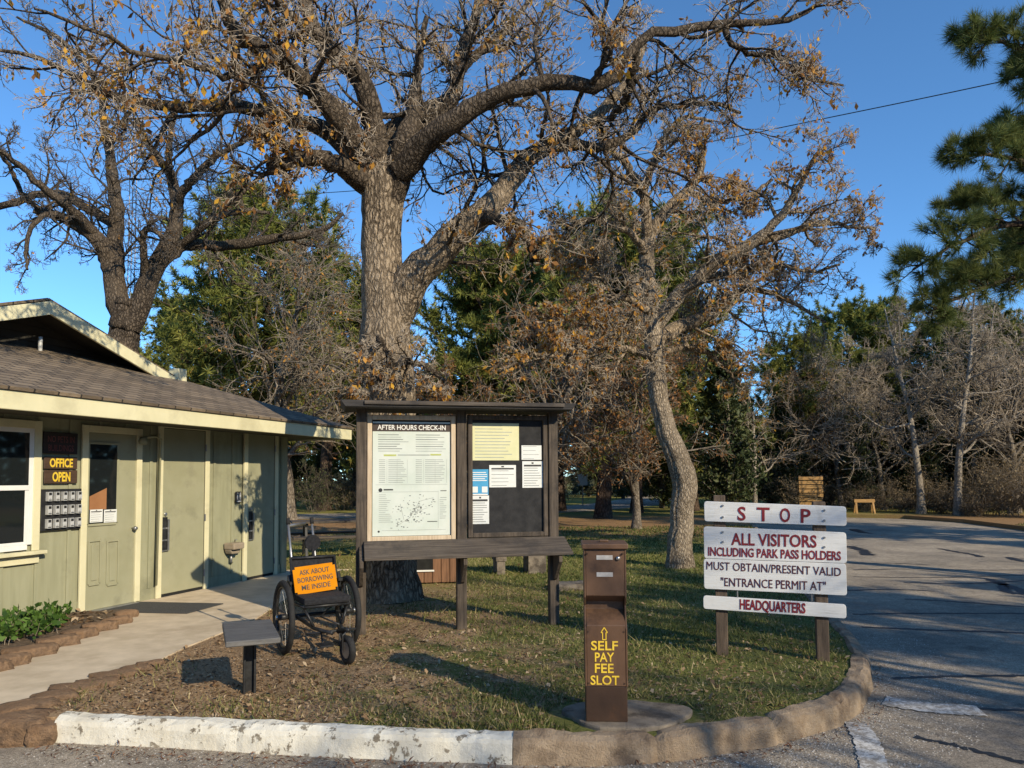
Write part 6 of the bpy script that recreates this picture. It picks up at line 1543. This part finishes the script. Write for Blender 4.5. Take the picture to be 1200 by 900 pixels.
# drifts in the gutter along the kerb and on the walk
def along(path, n, d0, d1, z, rg):
    P_ = catmull([(x, y, 0) for x, y in path], 300)[:, :2]; i = rg.integers(0, 299, n)
    t = P_[i + 1] - P_[i]; t /= np.linalg.norm(t, axis=1)[:, None]; nn = np.stack([-t[:, 1], t[:, 0]], 1)
    q = P_[i] + nn * rg.uniform(d0, d1, n)[:, None]
    return np.concatenate([q, np.full((n, 1), z)], 1)
C = np.concatenate([np.stack([X, Y, np.full(len(X), 0.012)], 1)])
def flat_leaves(C, size, rg, wr=0.28, lift=0.35):
    n = len(C); a = rg.uniform(0, 2 * np.pi, n); d = np.stack([np.cos(a), np.sin(a), rg.normal(0, lift, n)], 1); s = np.stack([-np.sin(a), np.cos(a), rg.normal(0, lift, n)], 1)
    l = (size * rg.uniform(0.5, 1.4, n))[:, None]; up_ = np.array([[0, 0, 1.0]])
    V = np.stack([C, C + d * l * .5 + s * l * wr + up_ * l * .12, C + d * l, C + d * l * .5 - s * l * wr + up_ * l * .12], 1)
    V[..., 2] = np.maximum(V[..., 2], C[:, None, 2] - 0.004)
    return V.reshape(-1, 3), np.arange(n * 4).reshape(-1, 4)
M['litter'] = leafmat('fallen_leaf', [(0, (0.08, 0.045, 0.025)), (0.4, (0.22, 0.13, 0.065)), (0.8, (0.40, 0.27, 0.15)), (1, (0.58, 0.44, 0.28))], 0.15)
V, F = flat_leaves(C, 0.042, rgg)
tl = rgg.uniform(0, 1, len(F))
V2, F2 = flat_leaves(np.stack([XS, YS, np.full(len(XS), 0.01)], 1), 0.055, rgg, 0.045, 0.2)
F = np.concatenate([F, F2 + len(V)]); V = np.concatenate([V, V2]); tl = np.concatenate([tl, rgg.uniform(0.5, 1, len(F2))])
tag(fast_mesh('leaf_litter', V, [F], M['litter'], None, False, tl), 'fallen brown leaves and straw strewn over the lawn', 'fallen leaves', kind='stuff')
XE, YE = scatter(60000, 4.5, 11, 1.3, rgg); ke = rgg.uniform(-0.4, 0.7, len(XE)) > 0.3 * patch(XE, YE) + 0.28 * np.minimum(XE, 2.5); XE, YE = XE[ke], YE[ke]
V, F = flat_leaves(np.stack([XE, YE, np.full(len(XE), 0.006)], 1), 0.022, rgg, 0.2, 0.5)
tag(fast_mesh('leaf_crumbs', V, [F], M['litter'], None, False, np.clip(rgg.normal(0.5, 0.35, len(F)), 0, 1)), 'crumbled dead leaves on the bare earth of the lawn', 'leaf litter', kind='stuff')
def grit(C, size, rg):
    n = len(C); d = np.array([[1, 0, 0], [-1, 0, 0], [0, 1, 0], [0, -1, 0], [0, 0, 1]], float)
    V = C[:, None, :] + d[None] * size * rg.uniform(0.4, 1.4, (n, 5, 1)) * np.array([1, 1, 0.6])
    f = np.array([[0, 2, 4], [2, 1, 4], [1, 3, 4], [3, 0, 4]]); return V.reshape(-1, 3), (np.arange(n)[:, None, None] * 5 + f[None]).reshape(-1, 3)
Cg = along(curb[:16], 9000, 0, 0, -0.139, rgg); nn_ = along(curb[:16], 9000, -0.75, 0.0, -0.139, rgg); Cg = nn_
V, F = grit(Cg, 0.007, rgg)
M['grit'] = leafmat('loose_grit', [(0, (0.14, 0.11, 0.085)), (0.6, (0.42, 0.37, 0.30)), (1, (0.75, 0.69, 0.6))], 0.0)
tag(fast_mesh('loose_gravel', V, [F], M['grit'], None, False, np.repeat(rgg.uniform(0, 1, len(Cg)), 4)), 'loose grit and gravel lying along the foot of the kerb', 'gravel', kind='stuff')
C1 = along(curb[:5], 700, -0.16, 0.0, -0.132, rgg); C1[:, 1] -= rgg.exponential(0.06, len(C1))
C2 = along(curb[4:15], 380, -0.14, 0.0, -0.132, rgg)
C3 = np.stack([rgg.uniform(-4, 2.5, 300), rgg.uniform(3.6, 4.5, 300), np.full(300, -0.132)], 1)
M['needle_litter'] = leafmat('fallen_needle', [(0, (0.09, 0.035, 0.018)), (0.6, (0.2, 0.085, 0.04)), (1, (0.34, 0.2, 0.11))], 0.1)
C = np.concatenate([C1, C2, C3]); V, F = flat_leaves(C, 0.036, rgg, 0.10)
tag(fast_mesh('gutter_litter', V, [F], M['needle_litter'], None, False, rgg.uniform(0, 1, len(F))), 'reddish needles and leaves lying in the gutter along the kerb', 'fallen needles', kind='stuff')
# leafy plants below the window
for i, (px, py, s, lb) in enumerate([(12, 752, 1.0, 'leafy green plant nearest the left edge of the bed'), (42, 744, 1.1, 'leafy green plant in the middle of the bed below the window'), (64, 732, 0.9, 'taller leafy green plant nearest the office door'), (22, 735, 0.9, 'leafy green plant against the wall under the window')]):
    g = G(px, py, 0.05); root = empty('bed_plant', g, i * 1.1, lb, 'plant', 'plants in the bed below the window')
    rgb = r(200 + i); n = 16
    P0 = np.zeros((n, 3)); P0[:, :2] = rgb.normal(0, 0.07, (n, 2)); D = rgb.normal(0, 0.55, (n, 3)); D[:, 2] = 1
    p1, r1 = grow(P0, D, rgb.uniform(0.14, 0.27, n) * s, np.full(n, 0.004), 5, 0.12, -0.03, 0.5, rgb, 0.1)
    V, F = tube_arrays(p1, r1, 4); fast_mesh('stems', V, [F], M['twig_tan'], root)
    E, D = ends(p1, (0.35, 0.5, 0.65, 0.8, 0.9, 1.0)); E = np.repeat(E, 3, axis=0)
    V, F = leaf_quads(E, 0.062, -0.3, rgb, 0.32, 0.2); fast_mesh('foliage', V, [F], M['bed_leaf'], root, False, rgb.uniform(0, 1, len(F)))
X = rgg.uniform(-1.0, 0.02, 160); bl = []
for k in range(500):
    t_, u_ = rgg.uniform(-2.6, 0.0), rgg.uniform(-0.75, -0.05)
    p = FB.W(t_, u_, 0.055)
    if inside(bed_poly, np.array([p.x]), np.array([p.y]))[0]: bl.append(tuple(p))
V, F = flat_leaves(np.array(bl), 0.06, rgg); tag(fast_mesh('bed_litter', V, [F], M['litter'], None, False, rgg.uniform(0, 1, len(F))), 'dry leaves covering the soil of the bed below the window', 'fallen leaves', kind='stuff')

# ------------------------------------------------------------------ daylight
SUN_EL = R(26.3)
az = math.atan2(0.667, -0.745)              # clockwise from +Y towards +X
sx_, sy_ = math.sin(az), math.cos(az)
sd_ = bpy.data.lights.new('sun', 'SUN'); sd_.energy = 5.0; sd_.angle = R(0.5); sd_.color = (1.0, 0.875, 0.66)
so = bpy.data.objects.new('sun', sd_); COL.objects.link(so); so.location = (20, -22, 20)
so.rotation_euler = Vector((sx_ * math.cos(SUN_EL), sy_ * math.cos(SUN_EL), math.sin(SUN_EL))).to_track_quat('Z', 'Y').to_euler()
w_ = bpy.data.worlds.new('World'); scene.world = w_; w_.use_nodes = True
nt = w_.node_tree; bg = nt.nodes['Background']
sk = nt.nodes.new('ShaderNodeTexSky'); sk.sky_type = 'NISHITA'; sk.sun_disc = False
sk.sun_elevation = SUN_EL; sk.sun_rotation = az
sk.air_density = 0.7; sk.dust_density = 0.0; sk.ozone_density = 7.0; sk.altitude = 100
gr_ = nt.nodes.new('ShaderNodeMix'); gr_.data_type = 'RGBA'; gr_.blend_type = 'MULTIPLY'; gr_.inputs[0].default_value = 1.0; gr_.inputs[7].default_value = (1.5, 1.76, 1.62, 1)
nt.links.new(sk.outputs[0], gr_.inputs[6]); nt.links.new(gr_.outputs[2], bg.inputs[0]); bg.inputs[1].default_value = 0.15
scene.view_settings.view_transform = 'Standard'; scene.view_settings.look = 'None'; scene.view_settings.exposure = 0
scene.cycles.max_bounces = 6; scene.cycles.diffuse_bounces = 1; scene.cycles.transparent_max_bounces = 4
scene.cycles.use_denoising = True
